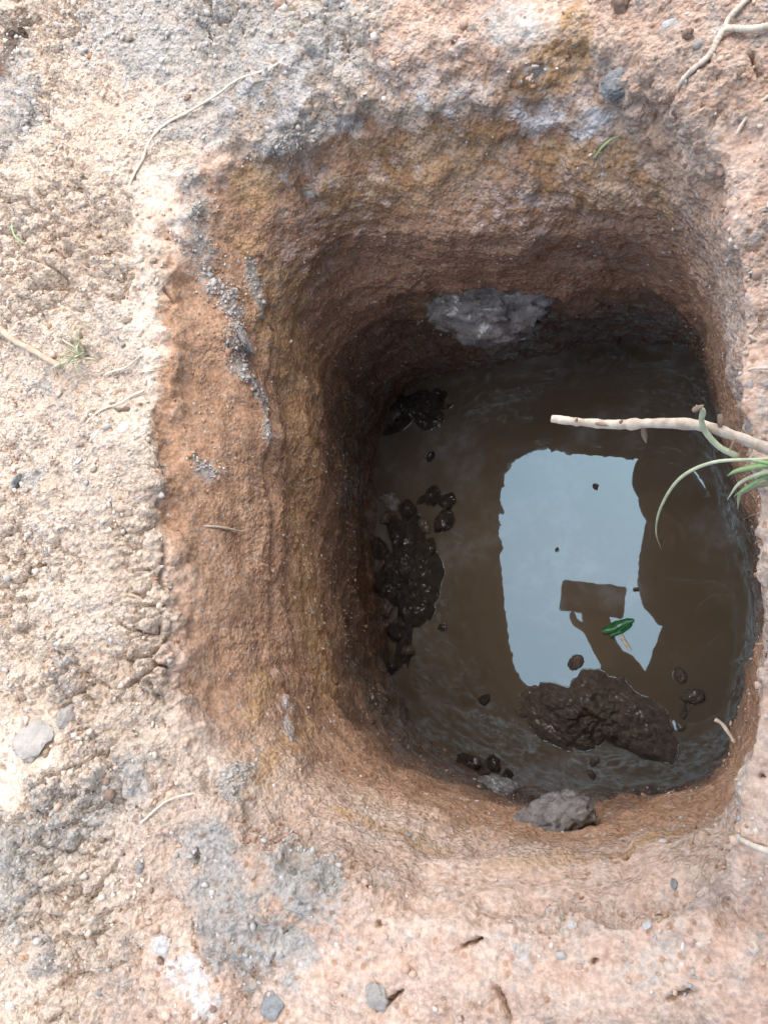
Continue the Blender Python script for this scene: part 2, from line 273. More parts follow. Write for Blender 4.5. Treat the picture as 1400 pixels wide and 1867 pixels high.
# ---------------------------------------------------------------- ground with the pit
STAINS = {
    'grey': [(0.0146, [(-0.403, 0.383, -0.013), (-0.410, 0.348, -0.030), (-0.407, 0.316, -0.050), (-0.397, 0.294, -0.075), (-0.395, 0.250, -0.082)]),
        (0.0093, [(-0.391, 0.232, -0.092), (-0.384, 0.211, -0.111), (-0.380, 0.181, -0.118)]),
        (0.0125, [(-0.400, 0.141, -0.051), (-0.396, 0.134, -0.064)]),
        (0.0406, [(-0.413, 0.493, -0.000), (-0.328, 0.426, -0.006)]),
        (0.0509, [(-0.500, 0.559, -0.000), (-0.362, 0.504, -0.000), (-0.258, 0.468, -0.002)]),
        (0.0242, [(-0.426, 0.449, -0.001), (-0.370, 0.412, -0.006)]),
        (0.0333, [(-0.621, 0.477, -0.000), (-0.617, 0.548, -0.000)]),
        (0.0287, [(-0.505, -0.174, -0.000), (-0.444, -0.134, -0.000), (-0.409, -0.119, -0.001)]),
        (0.0252, [(-0.500, -0.209, -0.000), (-0.475, -0.185, -0.000)]),
        (0.0200, [(-0.462, -0.237, -0.000)]),
        (0.0233, [(-0.327, -0.151, -0.005), (-0.306, -0.176, -0.004), (-0.298, -0.201, -0.001)]),
        (0.0182, [(-0.272, -0.158, -0.009), (-0.244, -0.174, -0.006)]),
        (0.0211, [(-0.122, 0.441, -0.006), (-0.107, 0.427, -0.010)]),
        (0.0123, [(-0.279, -0.188, -0.003), (-0.249, -0.200, -0.003)]),
        (0.0073, [(-0.533, 0.128, -0.000), (-0.558, 0.127, -0.000)]),
        (0.0150, [(-0.303, 0.413, -0.017), (-0.259, 0.406, -0.031)]),
        (0.0098, [(-0.045, 0.377, -0.023)]),
        (0.0161, [(-0.546, 0.217, -0.000)]),
        (0.0166, [(-0.225, -0.152, -0.366), (-0.123, -0.154, -0.371), (-0.061, -0.144, -0.387), (-0.010, -0.130, -0.477)]),
        (0.0114, [(-0.334, -0.102, -0.044), (-0.335, -0.111, -0.025)]),
        (0.0115, [(-0.399, 0.279, -0.075), (-0.392, 0.247, -0.091)]),
        (0.0075, [(-0.383, 0.337, -0.080), (-0.385, 0.304, -0.102)])],
    'dark': [(0.0071, [(-0.045, 0.379, -0.022)]),
        (0.0152, [(-0.629, 0.551, -0.000), (-0.624, 0.593, -0.000)])],
    'white': [(0.0139, [(-0.107, 0.386, -0.046), (-0.071, 0.373, -0.047)]),
        (0.0086, [(-0.170, 0.409, -0.028), (-0.209, 0.411, -0.026)]),
        (0.0042, [(-0.330, 0.388, -0.048)]),
        (0.0068, [(-0.122, 0.352, -0.097), (-0.141, 0.360, -0.086)]),
        (0.0038, [(-0.346, -0.050, -0.117), (-0.324, -0.091, -0.092)]),
        (0.0110, [(-0.340, -0.215, -0.000), (-0.320, -0.242, -0.000)]),
        (0.0088, [(-0.479, 0.134, -0.001)])],
    'orange': [(0.0148, [(-0.350, 0.391, -0.036), (-0.382, 0.348, -0.069)]),
        (0.0135, [(-0.381, 0.323, -0.098), (-0.385, 0.304, -0.102)]),
        (0.0373, [(-0.375, 0.317, -0.134), (-0.392, 0.263, -0.201), (-0.389, 0.146, -0.203), (-0.378, 0.046, -0.211), (-0.362, -0.035, -0.225)]),
        (0.0273, [(-0.146, 0.387, -0.052), (-0.214, 0.382, -0.064), (-0.284, 0.374, -0.085)]),
        (0.0257, [(-0.110, 0.359, -0.081), (-0.047, 0.346, -0.068)]),
        (0.0136, [(-0.032, 0.336, -0.064), (-0.015, 0.305, -0.093)]),
        (0.0111, [(-0.255, -0.134, -0.075), (-0.223, -0.139, -0.082), (-0.178, -0.147, -0.074)]),
        (0.0105, [(-0.143, -0.149, -0.062), (-0.074, -0.134, -0.081), (-0.020, -0.113, -0.094)]),
        (0.0166, [(-0.093, 0.414, -0.016), (-0.069, 0.408, -0.013), (-0.118, 0.406, -0.025)]),
        (0.0092, [(-0.074, 0.430, -0.006)]),
        (0.0094, [(-0.354, -0.036, -0.100), (-0.351, -0.061, -0.073)]),
        (0.0118, [(-0.333, -0.074, -0.141), (-0.324, -0.106, -0.053)]),
        (0.0068, [(-0.491, -0.033, -0.000)]),
        (0.0085, [(-0.446, -0.138, -0.000)])],
    'smooth': [(0.0238, [(-0.415, 0.274, -0.033), (-0.418, 0.211, -0.023)]),
        (0.0306, [(-0.387, 0.066, -0.056), (-0.375, 0.031, -0.074)]),
        (0.0296, [(-0.374, -0.014, -0.047), (-0.362, -0.052, -0.050)]),
        (0.0157, [(-0.423, 0.339, -0.018), (-0.424, 0.374, -0.007)]),
        (0.0228, [(-0.395, 0.223, -0.082), (-0.388, 0.175, -0.093)]),
        (0.0164, [(-0.114, 0.443, -0.006), (-0.094, 0.441, -0.005)]),
        (0.0215, [(-0.050, -0.168, -0.005), (-0.021, -0.149, -0.005)]),
        (0.0185, [(-0.405, 0.124, -0.035), (-0.401, 0.067, -0.018)]),
        (0.0161, [(0.027, 0.188, -0.005), (0.026, 0.122, -0.006)]),
        (0.0119, [(0.027, 0.257, -0.005), (0.023, 0.313, -0.004)]),
        (0.0275, [(-0.502, -0.079, -0.000), (-0.516, -0.105, -0.000)]),
        (0.0176, [(-0.345, -0.209, -0.000), (-0.321, -0.232, -0.000)]),
        (0.0314, [(-0.384, 0.379, -0.030), (-0.402, 0.291, -0.066)]),
        (0.0291, [(-0.403, 0.186, -0.055), (-0.395, 0.119, -0.061)]),
        (0.0220, [(-0.367, -0.070, -0.018), (-0.348, -0.090, -0.035)]),
        (0.0236, [(-0.103, -0.149, -0.044), (-0.176, -0.154, -0.047), (-0.038, -0.129, -0.053)]),
        (0.0327, [(-0.095, -0.179, -0.005), (-0.008, -0.167, -0.002)]),
        (0.0208, [(0.021, -0.032, -0.009), (0.017, -0.116, -0.004)]),
        (0.0240, [(-0.197, -0.179, -0.006), (-0.247, -0.218, -0.001)]),
        (0.0318, [(0.025, 0.074, -0.009), (0.042, 0.027, -0.530)]),
        (0.0350, [(-0.418, 0.318, -0.028), (-0.410, 0.181, -0.035)]),
        (0.0327, [(-0.404, 0.154, -0.045), (-0.384, 0.024, -0.035)]),
        (0.0423, [(-0.144, -0.179, -0.006), (-0.196, -0.197, -0.004)])],
    'pink': [(0.0505, [(0.010, 0.387, -0.002), (-0.039, 0.418, -0.005), (-0.176, 0.462, -0.004)]),
        (0.0346, [(0.036, 0.326, -0.002), (0.029, 0.154, -0.005)]),
        (0.0442, [(-0.008, -0.160, -0.003), (-0.065, -0.184, -0.003), (-0.160, -0.196, -0.004)]),
        (0.0277, [(0.021, -0.032, -0.009), (0.017, -0.116, -0.004)]),
        (0.0316, [(-0.404, 0.351, -0.037), (-0.385, 0.370, -0.041)]),
        (0.0241, [(-0.255, -0.163, -0.009), (-0.228, -0.177, -0.006)]),
        (0.0170, [(-0.299, -0.137, -0.024)]),
        (0.0276, [(-0.373, 0.018, -0.072), (-0.376, -0.018, -0.037)]),
        (0.0342, [(-0.086, -0.146, -0.042), (-0.128, -0.168, -0.009)]),
        (0.0295, [(-0.376, 0.380, -0.035), (-0.405, 0.267, -0.056), (-0.400, 0.116, -0.045), (-0.367, -0.039, -0.048)]),
        (0.0303, [(-0.095, -0.176, -0.005), (-0.197, -0.185, -0.005)])],
    'crack': [(0.0021, [(-0.498, 0.318, -0.000), (-0.486, 0.295, -0.000), (-0.481, 0.275, -0.001)]),
        (0.0015, [(-0.430, 0.317, -0.011), (-0.425, 0.294, -0.018), (-0.419, 0.284, -0.026)]),
        (0.0027, [(-0.638, 0.582, -0.000), (-0.615, 0.581, -0.000), (-0.570, 0.573, -0.000)]),
        (0.0025, [(-0.531, 0.540, -0.000), (-0.510, 0.527, -0.000)]),
        (0.0012, [(-0.197, -0.219, -0.001), (-0.181, -0.206, -0.003), (-0.167, -0.203, -0.003)]),
        (0.0011, [(-0.071, -0.173, -0.005), (-0.059, -0.170, -0.005)]),
        (0.0014, [(-0.033, -0.185, -0.002), (-0.011, -0.177, -0.002)]),
        (0.0012, [(-0.264, -0.189, -0.003), (-0.270, -0.205, -0.001)]),
        (0.0012, [(-0.205, -0.169, -0.010), (-0.201, -0.176, -0.006)]),
        (0.0020, [(-0.530, -0.109, -0.000), (-0.513, -0.122, -0.000)]),
        (0.0015, [(-0.125, -0.198, -0.003), (-0.119, -0.211, -0.001)]),
        (0.0011, [(-0.147, -0.178, -0.006), (-0.138, -0.170, -0.008)]),
        (0.0014, [(-0.470, -0.018, -0.000), (-0.448, -0.042, -0.000)]),
        (0.0011, [(0.009, -0.084, -0.057), (0.019, -0.066, -0.006)]),
        (0.0018, [(-0.282, -0.120, -0.090), (-0.255, -0.129, -0.093)]),
        (0.0015, [(-0.458, 0.190, -0.002), (-0.450, 0.182, -0.004), (-0.437, 0.184, -0.005)]),
        (0.0014, [(-0.405, 0.075, -0.014), (-0.395, 0.032, -0.014)]),
        (0.0013, [(-0.392, -0.035, -0.006), (-0.379, -0.070, -0.007)]),
        (0.0019, [(-0.438, -0.098, -0.000), (-0.427, -0.117, -0.000)]),
        (0.0014, [(-0.402, -0.160, -0.000), (-0.430, -0.198, -0.000)]),
        (0.0015, [(-0.248, 0.470, -0.002), (-0.258, 0.459, -0.004)]),
        (0.0013, [(0.031, 0.357, -0.002), (0.037, 0.344, -0.002)]),
        (0.0012, [(-0.252, -0.171, -0.006), (-0.273, -0.156, -0.011)]),
        (0.0013, [(-0.342, -0.149, -0.004), (-0.333, -0.200, -0.001), (-0.303, -0.238, -0.000)])],
    'damp': [(0.0330, [(-0.217, 0.416, -0.021), (-0.070, 0.375, -0.044)]),
        (0.0289, [(-0.158, 0.356, -0.098), (-0.069, 0.346, -0.089)]),
        (0.0262, [(-0.311, 0.388, -0.054), (-0.293, 0.366, -0.106)]),
        (0.0305, [(-0.328, 0.426, -0.006), (-0.268, 0.448, -0.005)]),
        (0.0208, [(-0.124, 0.344, -0.154), (-0.045, 0.331, -0.186)]),
        (0.0143, [(-0.349, -0.041, -0.123), (-0.315, -0.102, -0.085)]),
        (0.0371, [(-0.225, -0.152, -0.366), (-0.115, -0.155, -0.387), (-0.019, -0.126, -0.363)]),
        (0.0291, [(-0.402, 0.342, -0.439), (-0.429, 0.193, -0.440), (-0.406, 0.012, -0.423)]),
        (0.0317, [(-0.248, 0.377, -0.076), (-0.347, 0.352, -0.124)]),
        (0.0227, [(-0.035, 0.342, -0.059), (-0.015, 0.305, -0.093)])],
}

def build_ground():
    S = pit_surface(1500, 0.0017, 0.0017)
    m, n, _ = S.shape
    du = np.roll(S, -1, 1) - np.roll(S, 1, 1); dv = np.gradient(S, axis=0)
    N = np.cross(dv, du); N /= np.maximum(np.linalg.norm(N, axis=2, keepdims=True), 1e-12)
    P = S.reshape(-1, 3); N = N.reshape(-1, 3)
    if N[n*30, 2] < 0: N = -N
    R = np.hypot(P[:, 0]-PIT_C[0], P[:, 1]-PIT_C[1])
    near = 1 - sstep(0.72, 0.82, R)
    idx = np.nonzero((R < 0.83) & (P[:, 2] > -0.585))[0]
    Q = P[idx].astype(np.float32); z = Q[:, 2]; K = len(Q)
    wall = sstep(-0.008, -0.045, z)
    wob = np.stack([fbm(Q, 0.035, 4, 101), fbm(Q, 0.035, 4, 131), fbm(Q, 0.035, 4, 171)], 1)
    M = {}
    for kind, L in STAINS.items():
        v = np.zeros(K)
        amp = 0.012 if kind != 'crack' else 0.004
        for w, pts in L:
            pa = np.array(pts); mg = 0.02 + 2*w
            s_ = np.nonzero(((Q > pa.min(0)-mg) & (Q < pa.max(0)+mg)).all(1))[0]
            if not len(s_): continue
            if kind == 'crack':
                v[s_] = np.maximum(v[s_], np.clip(1 - seg_dist(Q[s_]+wob[s_]*amp, pts)/(w*1.2), 0, 1))
            else:
                d = seg_dist(Q[s_] + wob[s_]*min(0.014, w*0.75), pts)
                v[s_] = np.maximum(v[s_], 1 - sstep(w*0.25, w*1.75, d))
        M[kind] = v
    big = fbm(Q, 0.16, 3, 5); mid = fbm(Q, 0.045, 4, 9)
    lowr = sstep(-0.5, 0.5, fbm(Q, 0.10, 3, 21))
    F1, F2, ID = worley(Q + wob*0.003, 0.021, 3)
    f1, f2, id2 = worley(Q + wob*0.002, 0.0095, 8)
    g1, g2, id3 = worley(Q, 0.0050, 15)
    rough = 1 - 0.85*M['smooth']
    gmask = 1 - wall
    clod = (0.62-F1)*(0.15+ID**2)*0.0105 + (0.62-f1)*(0.25+id2)*0.0062 + (0.6-g1)*(0.3+id3)*0.0040
    gap = np.exp(-((F2-F1)/0.085)**2)*(0.001+0.0075*lowr) + np.exp(-((f2-f1)/0.13)**2)*(0.0012+0.0016*lowr)
    cl = 0.45 + 0.55*sstep(-0.30, -0.42, Q[:, 0])
    gap = gap*cl; clod = clod*(0.5+0.5*cl)
    disp_g = big*0.010 + mid*0.0050 + (clod*1.15 - gap)*rough*(0.45+0.75*lowr)
    Zs = Q*np.array([0.25, 0.25, 2.0])
    strata = fbm(Zs, 0.05, 4, 55)
    tool = fbm(Q*np.array([1.0, 1.0, 0.22]), 0.03, 3, 77)
    gran = (0.6-g1)*(0.3+id3)*0.0021 + (0.6-f1)*(0.2+id2**2)*0.0026 + (0.6-F1)*(ID**3)*0.005
    disp_w = big*0.007 + mid*0.0038 + strata*0.0018 + tool*0.0014 + gran*rough*(0.55+0.6*lowr) + M['grey']*(0.0018+0.0020*(id2))
    d = disp_g*gmask*rough**0.3 + disp_w*wall
    facet, e2_, fid = worley(Q + wob*0.006, 0.085, 44); fac2, e3_, fid2 = worley(Q + wob*0.004, 0.038, 47)
    d += wall*(1-0.85*M['smooth'])*((fid-0.5)*0.007*sstep(0.02, 0.16, e2_-facet) + (fid2-0.5)*0.0042*sstep(0.02, 0.2, e3_-fac2))
    ck = np.abs(fbm(Q, 0.06, 4, 401)); d -= gmask*rough*np.exp(-(ck/0.035)**2)*(0.2+lowr)*0.0030
    d -= M['crack']**0.7*0.014
    d += M['white']*(id2*0.0015)
    edge = np.exp(-((z+0.02)/0.02)**2)*sstep(0.30, 0.1, np.abs(R[idx]-R[idx]))
    d += edge*(fbm(Q, 0.028, 4, 63)*0.0075 + (0.55-f1)*id2*0.004)
    # groove and small step along the left wall at about 19 cm depth
    left = bumpa(np.arctan2(Q[:, 1]-PIT_C[1], Q[:, 0]-PIT_C[0]), 3.05, 0.7)
    d -= left*np.exp(-((z+0.122+0.006*big)/0.007)**2)*0.006
    far_d = (1-near[idx])
    P2 = P.copy(); P2[idx] = Q + N[idx]*(d*near[idx])[:, None]
    out = np.nonzero(R >= 0.75)[0]
    P2[out, 2] += fbm(P[out], 1.5, 4, 88)*0.06*sstep(0.75, 3.0, R[out])
    q = np.arange(m*n).reshape(m, n)
    a = q[:-1].ravel(); b = np.roll(q, -1, 1)[:-1].ravel(); c = np.roll(q, -1, 1)[1:].ravel(); e = q[1:].ravel()
    F = np.stack([a, e, c, b], 1)
    me = bpy.data.meshes.new('ground'); me.vertices.add(len(P2)); me.vertices.foreach_set('co', P2.astype(np.float32).ravel())
    nf = len(F); me.loops.add(nf*4); me.loops.foreach_set('vertex_index', F.astype(np.int32).ravel())
    me.polygons.add(nf); me.polygons.foreach_set('loop_start', np.arange(0, nf*4, 4, dtype=np.int32))
    me.polygons.foreach_set('use_smooth', np.ones(nf, bool)); me.update(calc_edges=True)
    pm = sstep(-0.25, 0.35, fbm(Q, 0.13, 4, 140))
    grn = sstep(0.05, 0.6, fbm(Q, 0.06, 4, 150) + 0.25*fbm(Q, 0.015, 3, 151))
    ang = np.arctan2(Q[:, 1]-PIT_C[1], Q[:, 0]-PIT_C[0])
    pale_side = np.clip(bumpa(ang, -1.45, 0.75) + bumpa(ang, 0.1, 0.8), 0, 1)*sstep(-0.16, -0.07, z)
    lf_ = bumpa(ang, 3.0, 0.6); wall_c = (lf_*sstep(-0.004, -0.022, z + 0.006*mid) + (1-lf_)*sstep(0.012, -0.055, z + 0.022*mid + 0.030*big))*(1-0.75*pale_side)
    ring = sstep(0.0, 0.75, np.where(z > -0.03, 1, 0)*np.exp(-np.clip(R[idx]-0.28, 0, 1)/0.05))
    wet = sstep(-0.14, -0.42, z + 0.03*mid)  # slight wetness plus painted shade, both growing with depth down the wall
    za = np.zeros((len(P2), 4), np.float32); zb = np.zeros((len(P2), 4), np.float32)
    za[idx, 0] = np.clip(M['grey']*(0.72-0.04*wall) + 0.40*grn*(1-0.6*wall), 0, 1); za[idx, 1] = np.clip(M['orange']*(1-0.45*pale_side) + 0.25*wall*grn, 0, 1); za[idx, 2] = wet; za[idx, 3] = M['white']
    zb[idx, 0] = M['smooth']; zb[idx, 1] = np.clip(M['pink'] + 0.25*pm + 0.7*pale_side, 0, 1); zb[idx, 2] = np.clip(M['dark']*0.8 + M['crack']*0.6 + 0.40*M['grey']*wall, 0, 1); zb[idx, 3] = wall_c
    for nm, arr in (('zone_a', za), ('zone_b', zb)):
        at = me.attributes.new(nm, 'FLOAT_COLOR', 'POINT'); at.data.foreach_set('color', arr.ravel())
    dm = np.zeros(len(P2), np.float32); dm[idx] = M['damp']; at = me.attributes.new('damp', 'FLOAT', 'POINT'); at.data.foreach_set('value', dm)
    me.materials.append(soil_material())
    o = bpy.data.objects.new('ground', me); col.objects.link(o); o['kind'] = 'structure'; o['label'] = 'pale clay ground with a dug rectangular pit'
    return o, P2, F, za

ground, GV, GF, GZ = build_ground()

# ---------------------------------------------------------------- water standing in the pit
def build_water():
    th = np.linspace(-math.pi, math.pi, 96, endpoint=False); r = per(R_W, th) + 0.035
    ring = [(PIT_C[0]+a*math.cos(t), PIT_C[1]+a*math.sin(t), WATER_Z) for a, t in zip(r, th)]
    o = mesh_obj('water', ring+[(PIT_C[0], PIT_C[1], WATER_Z)], [(i, (i+1) % 96, 96) for i in range(96)], water_material())
    o['kind'] = 'structure'; return o
water = build_water()

# ---------------------------------------------------------------- placing and shaping small things
def make_bvh():
    ok = np.hypot(GV[:, 0]-PIT_C[0], GV[:, 1]-PIT_C[1]) < 0.85
    f = GF[ok[GF].all(1)]
    ids, inv = np.unique(f, return_inverse=True)
    return BVHTree.FromPolygons([tuple(v) for v in GV[ids].tolist()], inv.reshape(-1, 4).tolist())
BV = make_bvh()
def snap(p):
    q, n, i, d = BV.find_nearest(Vector(p))
    if n.dot(Vector((0, 0, 1))) < 0 and q.z > -0.01: n = -n
    c = Vector((PIT_C[0], PIT_C[1], q.z))
    if q.z < -0.05 and n.dot(c-q) < 0: n = -n
    return q, n

def frame_for(n, spin=0.0):
    n = n.normalized(); t = n.orthogonal().normalized(); t = Matrix.Rotation(spin, 3, n)@t; b = n.cross(t)
    return Matrix((t, b, n)).transposed()

def plain_mat(name, c, rough=0.8, var=0.25, scale=90, bmp=0.3, bd=0.001, spec=0.3, c2=None, stretch=None):
    m, nt, b = new_mat(name)
    tc = nt.nodes.new('ShaderNodeNewGeometry'); vec = tc.outputs['Position']
    n = tex_noise(nt, vec, scale, 5, 0.65)
    c2 = c2 or tuple(x*(1-var) for x in c)
    nt.links.new(mix(nt, ramp(nt, n, 0.32, 0.68), c2, c), b.inputs['Base Color'])
    b.inputs['Roughness'].default_value = rough; b.inputs['Specular IOR Level'].default_value = spec
    nt.links.new(bump(nt, tex_noise(nt, vec, scale*2.6, 5, 0.7, 2.2), bmp, bd), b.inputs['Normal'])
    return m

M_STRAW = plain_mat('dry_straw', (0.66, 0.55, 0.42), 0.75, 0.35, 160, 0.4, 0.0008)
M_BARK = plain_mat('pale_twig_bark', (0.62, 0.52, 0.40), 0.7, 0.3, 140, 0.5, 0.001, c2=(0.42, 0.31, 0.22))
M_ROOT = plain_mat('dry_root', (0.48, 0.36, 0.25), 0.85, 0.35, 150, 0.5, 0.001)
M_FLAKE = plain_mat('bark_flake', (0.30, 0.20, 0.13), 0.8, 0.4, 200)
M_GREEN = plain_mat('green_grass', (0.31, 0.43, 0.17), 0.5, 0.3, 120, 0.2, 0.0005, 0.4)
M_SHOOT = plain_mat('pale_green_shoot', (0.48, 0.49, 0.30), 0.5, 0.3, 120, 0.2, 0.0005, 0.4)
M_DRYGRASS = plain_mat('dry_grass', (0.42, 0.40, 0.22), 0.7, 0.35, 120)
M_LEAF = plain_mat('green_leaf', (0.03, 0.17, 0.05), 0.3, 0.4, 150, 0.3, 0.0006, 0.5)
M_QUARTZ = plain_mat('white_pebble', (0.70, 0.66, 0.61), 0.7, 0.25, 260, 0.8, 0.003, c2=(0.48, 0.42, 0.36))
M_SLATE = plain_mat('grey_stone', (0.33, 0.325, 0.30), 0.8, 0.35, 180, 0.9, 0.003)
M_SLAB = plain_mat('pale_flat_stone', (0.46, 0.41, 0.35), 0.9, 0.25, 110, 0.9, 0.004)
M_CLAYG = plain_mat('wet_grey_clay', (0.38, 0.365, 0.345), 0.25, 0.45, 70, 1.0, 0.010, 0.9, c2=(0.15, 0.13, 0.11))
M_CLAYD = plain_mat('drying_grey_clay', (0.33, 0.295, 0.27), 0.5, 0.4, 110, 1.0, 0.005, 0.4, c2=(0.17, 0.145, 0.125))
M_MUD = plain_mat('wet_brown_mud', (0.175, 0.128, 0.096), 0.55, 0.5, 140, 1.0, 0.007, 0.5)
M_MUDD = plain_mat('dark_wet_mud', (0.070, 0.054, 0.042), 0.32, 0.5, 140, 1.0, 0.007, 0.5)
M_CLOD = {'pale': plain_mat('pale_soil_clod', (0.50, 0.385, 0.29), 0.95, 0.3, 260, 1.0, 0.003, 0.1),
          'pink': plain_mat('pinkish_soil_clod', (0.42, 0.275, 0.20), 0.95, 0.3, 260, 1.0, 0.003, 0.1),
          'grey': plain_mat('grey_soil_clod', (0.43, 0.395, 0.35), 0.95, 0.25, 260, 1.0, 0.003, 0.1),
          'brown': plain_mat('brown_soil_clod', (0.40, 0.28, 0.19), 0.9, 0.3, 260, 1.0, 0.003, 0.15)}

for m_, cw_ in ((M_MUD, 0.7), (M_MUDD, 1.0), (M_CLAYG, 1.0)):      # patches of standing wet
    nt_ = m_.node_tree; pb_ = nt_.nodes['Principled BSDF']; g_ = nt_.nodes.new('ShaderNodeNewGeometry')
    nt_.links.new(mth(nt_, 'MULTIPLY', ramp(nt_, tex_noise(nt_, g_.outputs['Position'], 75, 3, 0.6, 8.8), 0.53, 0.60), cw_), pb_.inputs['Coat Weight'])
    pb_.inputs['Coat Roughness'].default_value = 0.06; pb_.inputs['Coat IOR'].default_value = 1.7; pb_.inputs['Coat Tint'].default_value = (1, 1, 1, 1)
    nt_.links.new(bump(nt_, tex_noise(nt_, g_.outputs['Position'], 160, 3, 0.6, 1.8), 0.5, 0.004), pb_.inputs['Coat Normal'])

def spline(pts, per_seg=8):
    P = [Vector(p) for p in pts]; P = [P[0]*2-P[1]] + P + [P[-1]*2-P[-2]]; out = []
    for i in range(1, len(P)-2):
        for k in range(per_seg):
            t = k/per_seg; a, b, c, d = P[i-1:i+3]
            out.append(0.5*((2*b) + (c-a)*t + (2*a-5*b+4*c-d)*t*t + (3*b-a-3*c+d)*t**3))
    out.append(P[-2].copy()); return out

def tube(name, pts, r0, r1, mat, parent=None, sides=8, wob=0.12, flat=1.0, knots=(), seed=0, per_seg=8):
    C = spline(pts, per_seg); rnd = random.Random(seed); n = len(C); V, F = [], []
    up = Vector((0.13, 0.21, 0.97)).normalized()
    for i, p in enumerate(C):
        t = i/(n-1); d = (C[min(i+1, n-1)]-C[max(i-1, 0)]).normalized()
        s = d.cross(up)
        s = s.normalized() if s.length > 1e-6 else Vector((1, 0, 0)); u = s.cross(d)
        r = r0*(1-t)+r1*t
        for kt, ka in knots: r *= 1 + ka*math.exp(-((t-kt)/0.025)**2)
        r *= 1 + wob*rnd.uniform(-1, 1)
        for k in range(sides):
            a = 2*math.pi*k/sides; rr = r*(1+wob*0.5*rnd.uniform(-1, 1))
            V.append(p + s*math.cos(a)*rr + u*math.sin(a)*rr*flat)
    for i in range(n-1):
        for k in range(sides):
            F.append((i*sides+k, i*sides+(k+1) % sides, (i+1)*sides+(k+1) % sides, (i+1)*sides+k))
    F.append(tuple(range(sides-1, -1, -1))); F.append(tuple(range((n-1)*sides, n*sides)))
    return mesh_obj(name, V, F, mat, parent)

def blade(name, pts, w, mat, parent=None, fold=0.35, thick=0.0004, side=None):
    """a grass blade: a folded, tapering strip with thickness"""
    C = spline(pts, 9); n = len(C); V, F = [], []
    for i, p in enumerate(C):
        t = i/(n-1); d = (C[min(i+1, n-1)]-C[max(i-1, 0)]).normalized()
        s = d.cross(Vector(side) if side else Vector((0, 0, 1))); s = s.normalized() if s.length > 1e-6 else Vector((1, 0, 0)); u = s.cross(d)
        ww = w*0.5*(min(1, 0.55+t*2.2))*(1-max(0, (t-0.45)/0.55)**1.6*0.94)
        V += [p-s*ww+u*ww*fold, p-u*thick, p+s*ww+u*ww*fold, p+u*thick]
    for i in range(n-1):
        for k in range(4): F.append((i*4+k, i*4+(k+1) % 4, (i+1)*4+(k+1) % 4, (i+1)*4+k))
    F.append((3, 2, 1, 0)); F.append(tuple(range((n-1)*4, n*4)))
    return mesh_obj(name, V, F, mat, parent)

def ico(sub):
    bm = bmesh.new(); bmesh.ops.create_icosphere(bm, subdivisions=sub, radius=1.0)
    V = np.array([v.co[:] for v in bm.verts]); F = [tuple(v.index for v in f.verts) for f in bm.faces]; bm.free(); return V, F
ICO = {s: ico(s) for s in (1, 2, 3, 4, 5)}

def lump_mesh(name, sub, seed, rough=0.28, flat=0.7, angular=0.0, mat=None, fine=0.0):
    V, F = ICO[sub]; off = np.array([seed*3.17, seed*1.31, seed*2.71])
    d = 1 + rough*fbm(V+off, 0.9, 4, seed) 
    if angular:
        f1, f2, _ = worley(V*1.0+off, 0.9, seed); d = d*(1-angular) + angular*(1.15-0.7*f1)
    if fine:
        a1_, a2_, ai_ = worley(V+off, 0.34, seed+2); c1_, c2_, ci_ = worley(V+off, 0.13, seed+3)
        d = d + fine*(1.6*(0.6-a1_)*(0.3+ai_) + 0.9*(0.6-c1_)*(0.4+ci_) + 0.6*fbm(V+off, 0.10, 3, seed+5))
    V2 = V*d[:, None]*np.array([1, 1, flat])
    me = bpy.data.meshes.new(name); me.from_pydata(V2.tolist(), [], F); me.update()
    me.polygons.foreach_set('use_smooth', [sub >= 3]*len(F))
    if mat: me.materials.append(mat)
    return me

def place(name, me, p, n, size, spin=0.0, sink=0.3, aniso=(1, 1, 1)):
    o = bpy.data.objects.new(name, me); col.objects.link(o)
    Rm = frame_for(n, spin).to_4x4()
    o.matrix_world = Matrix.Translation(p + n*size*(0.7-sink*1.4)*aniso[2])@Rm@Matrix.Diagonal((size*aniso[0], size*aniso[1], size*aniso[2], 1))
    return o

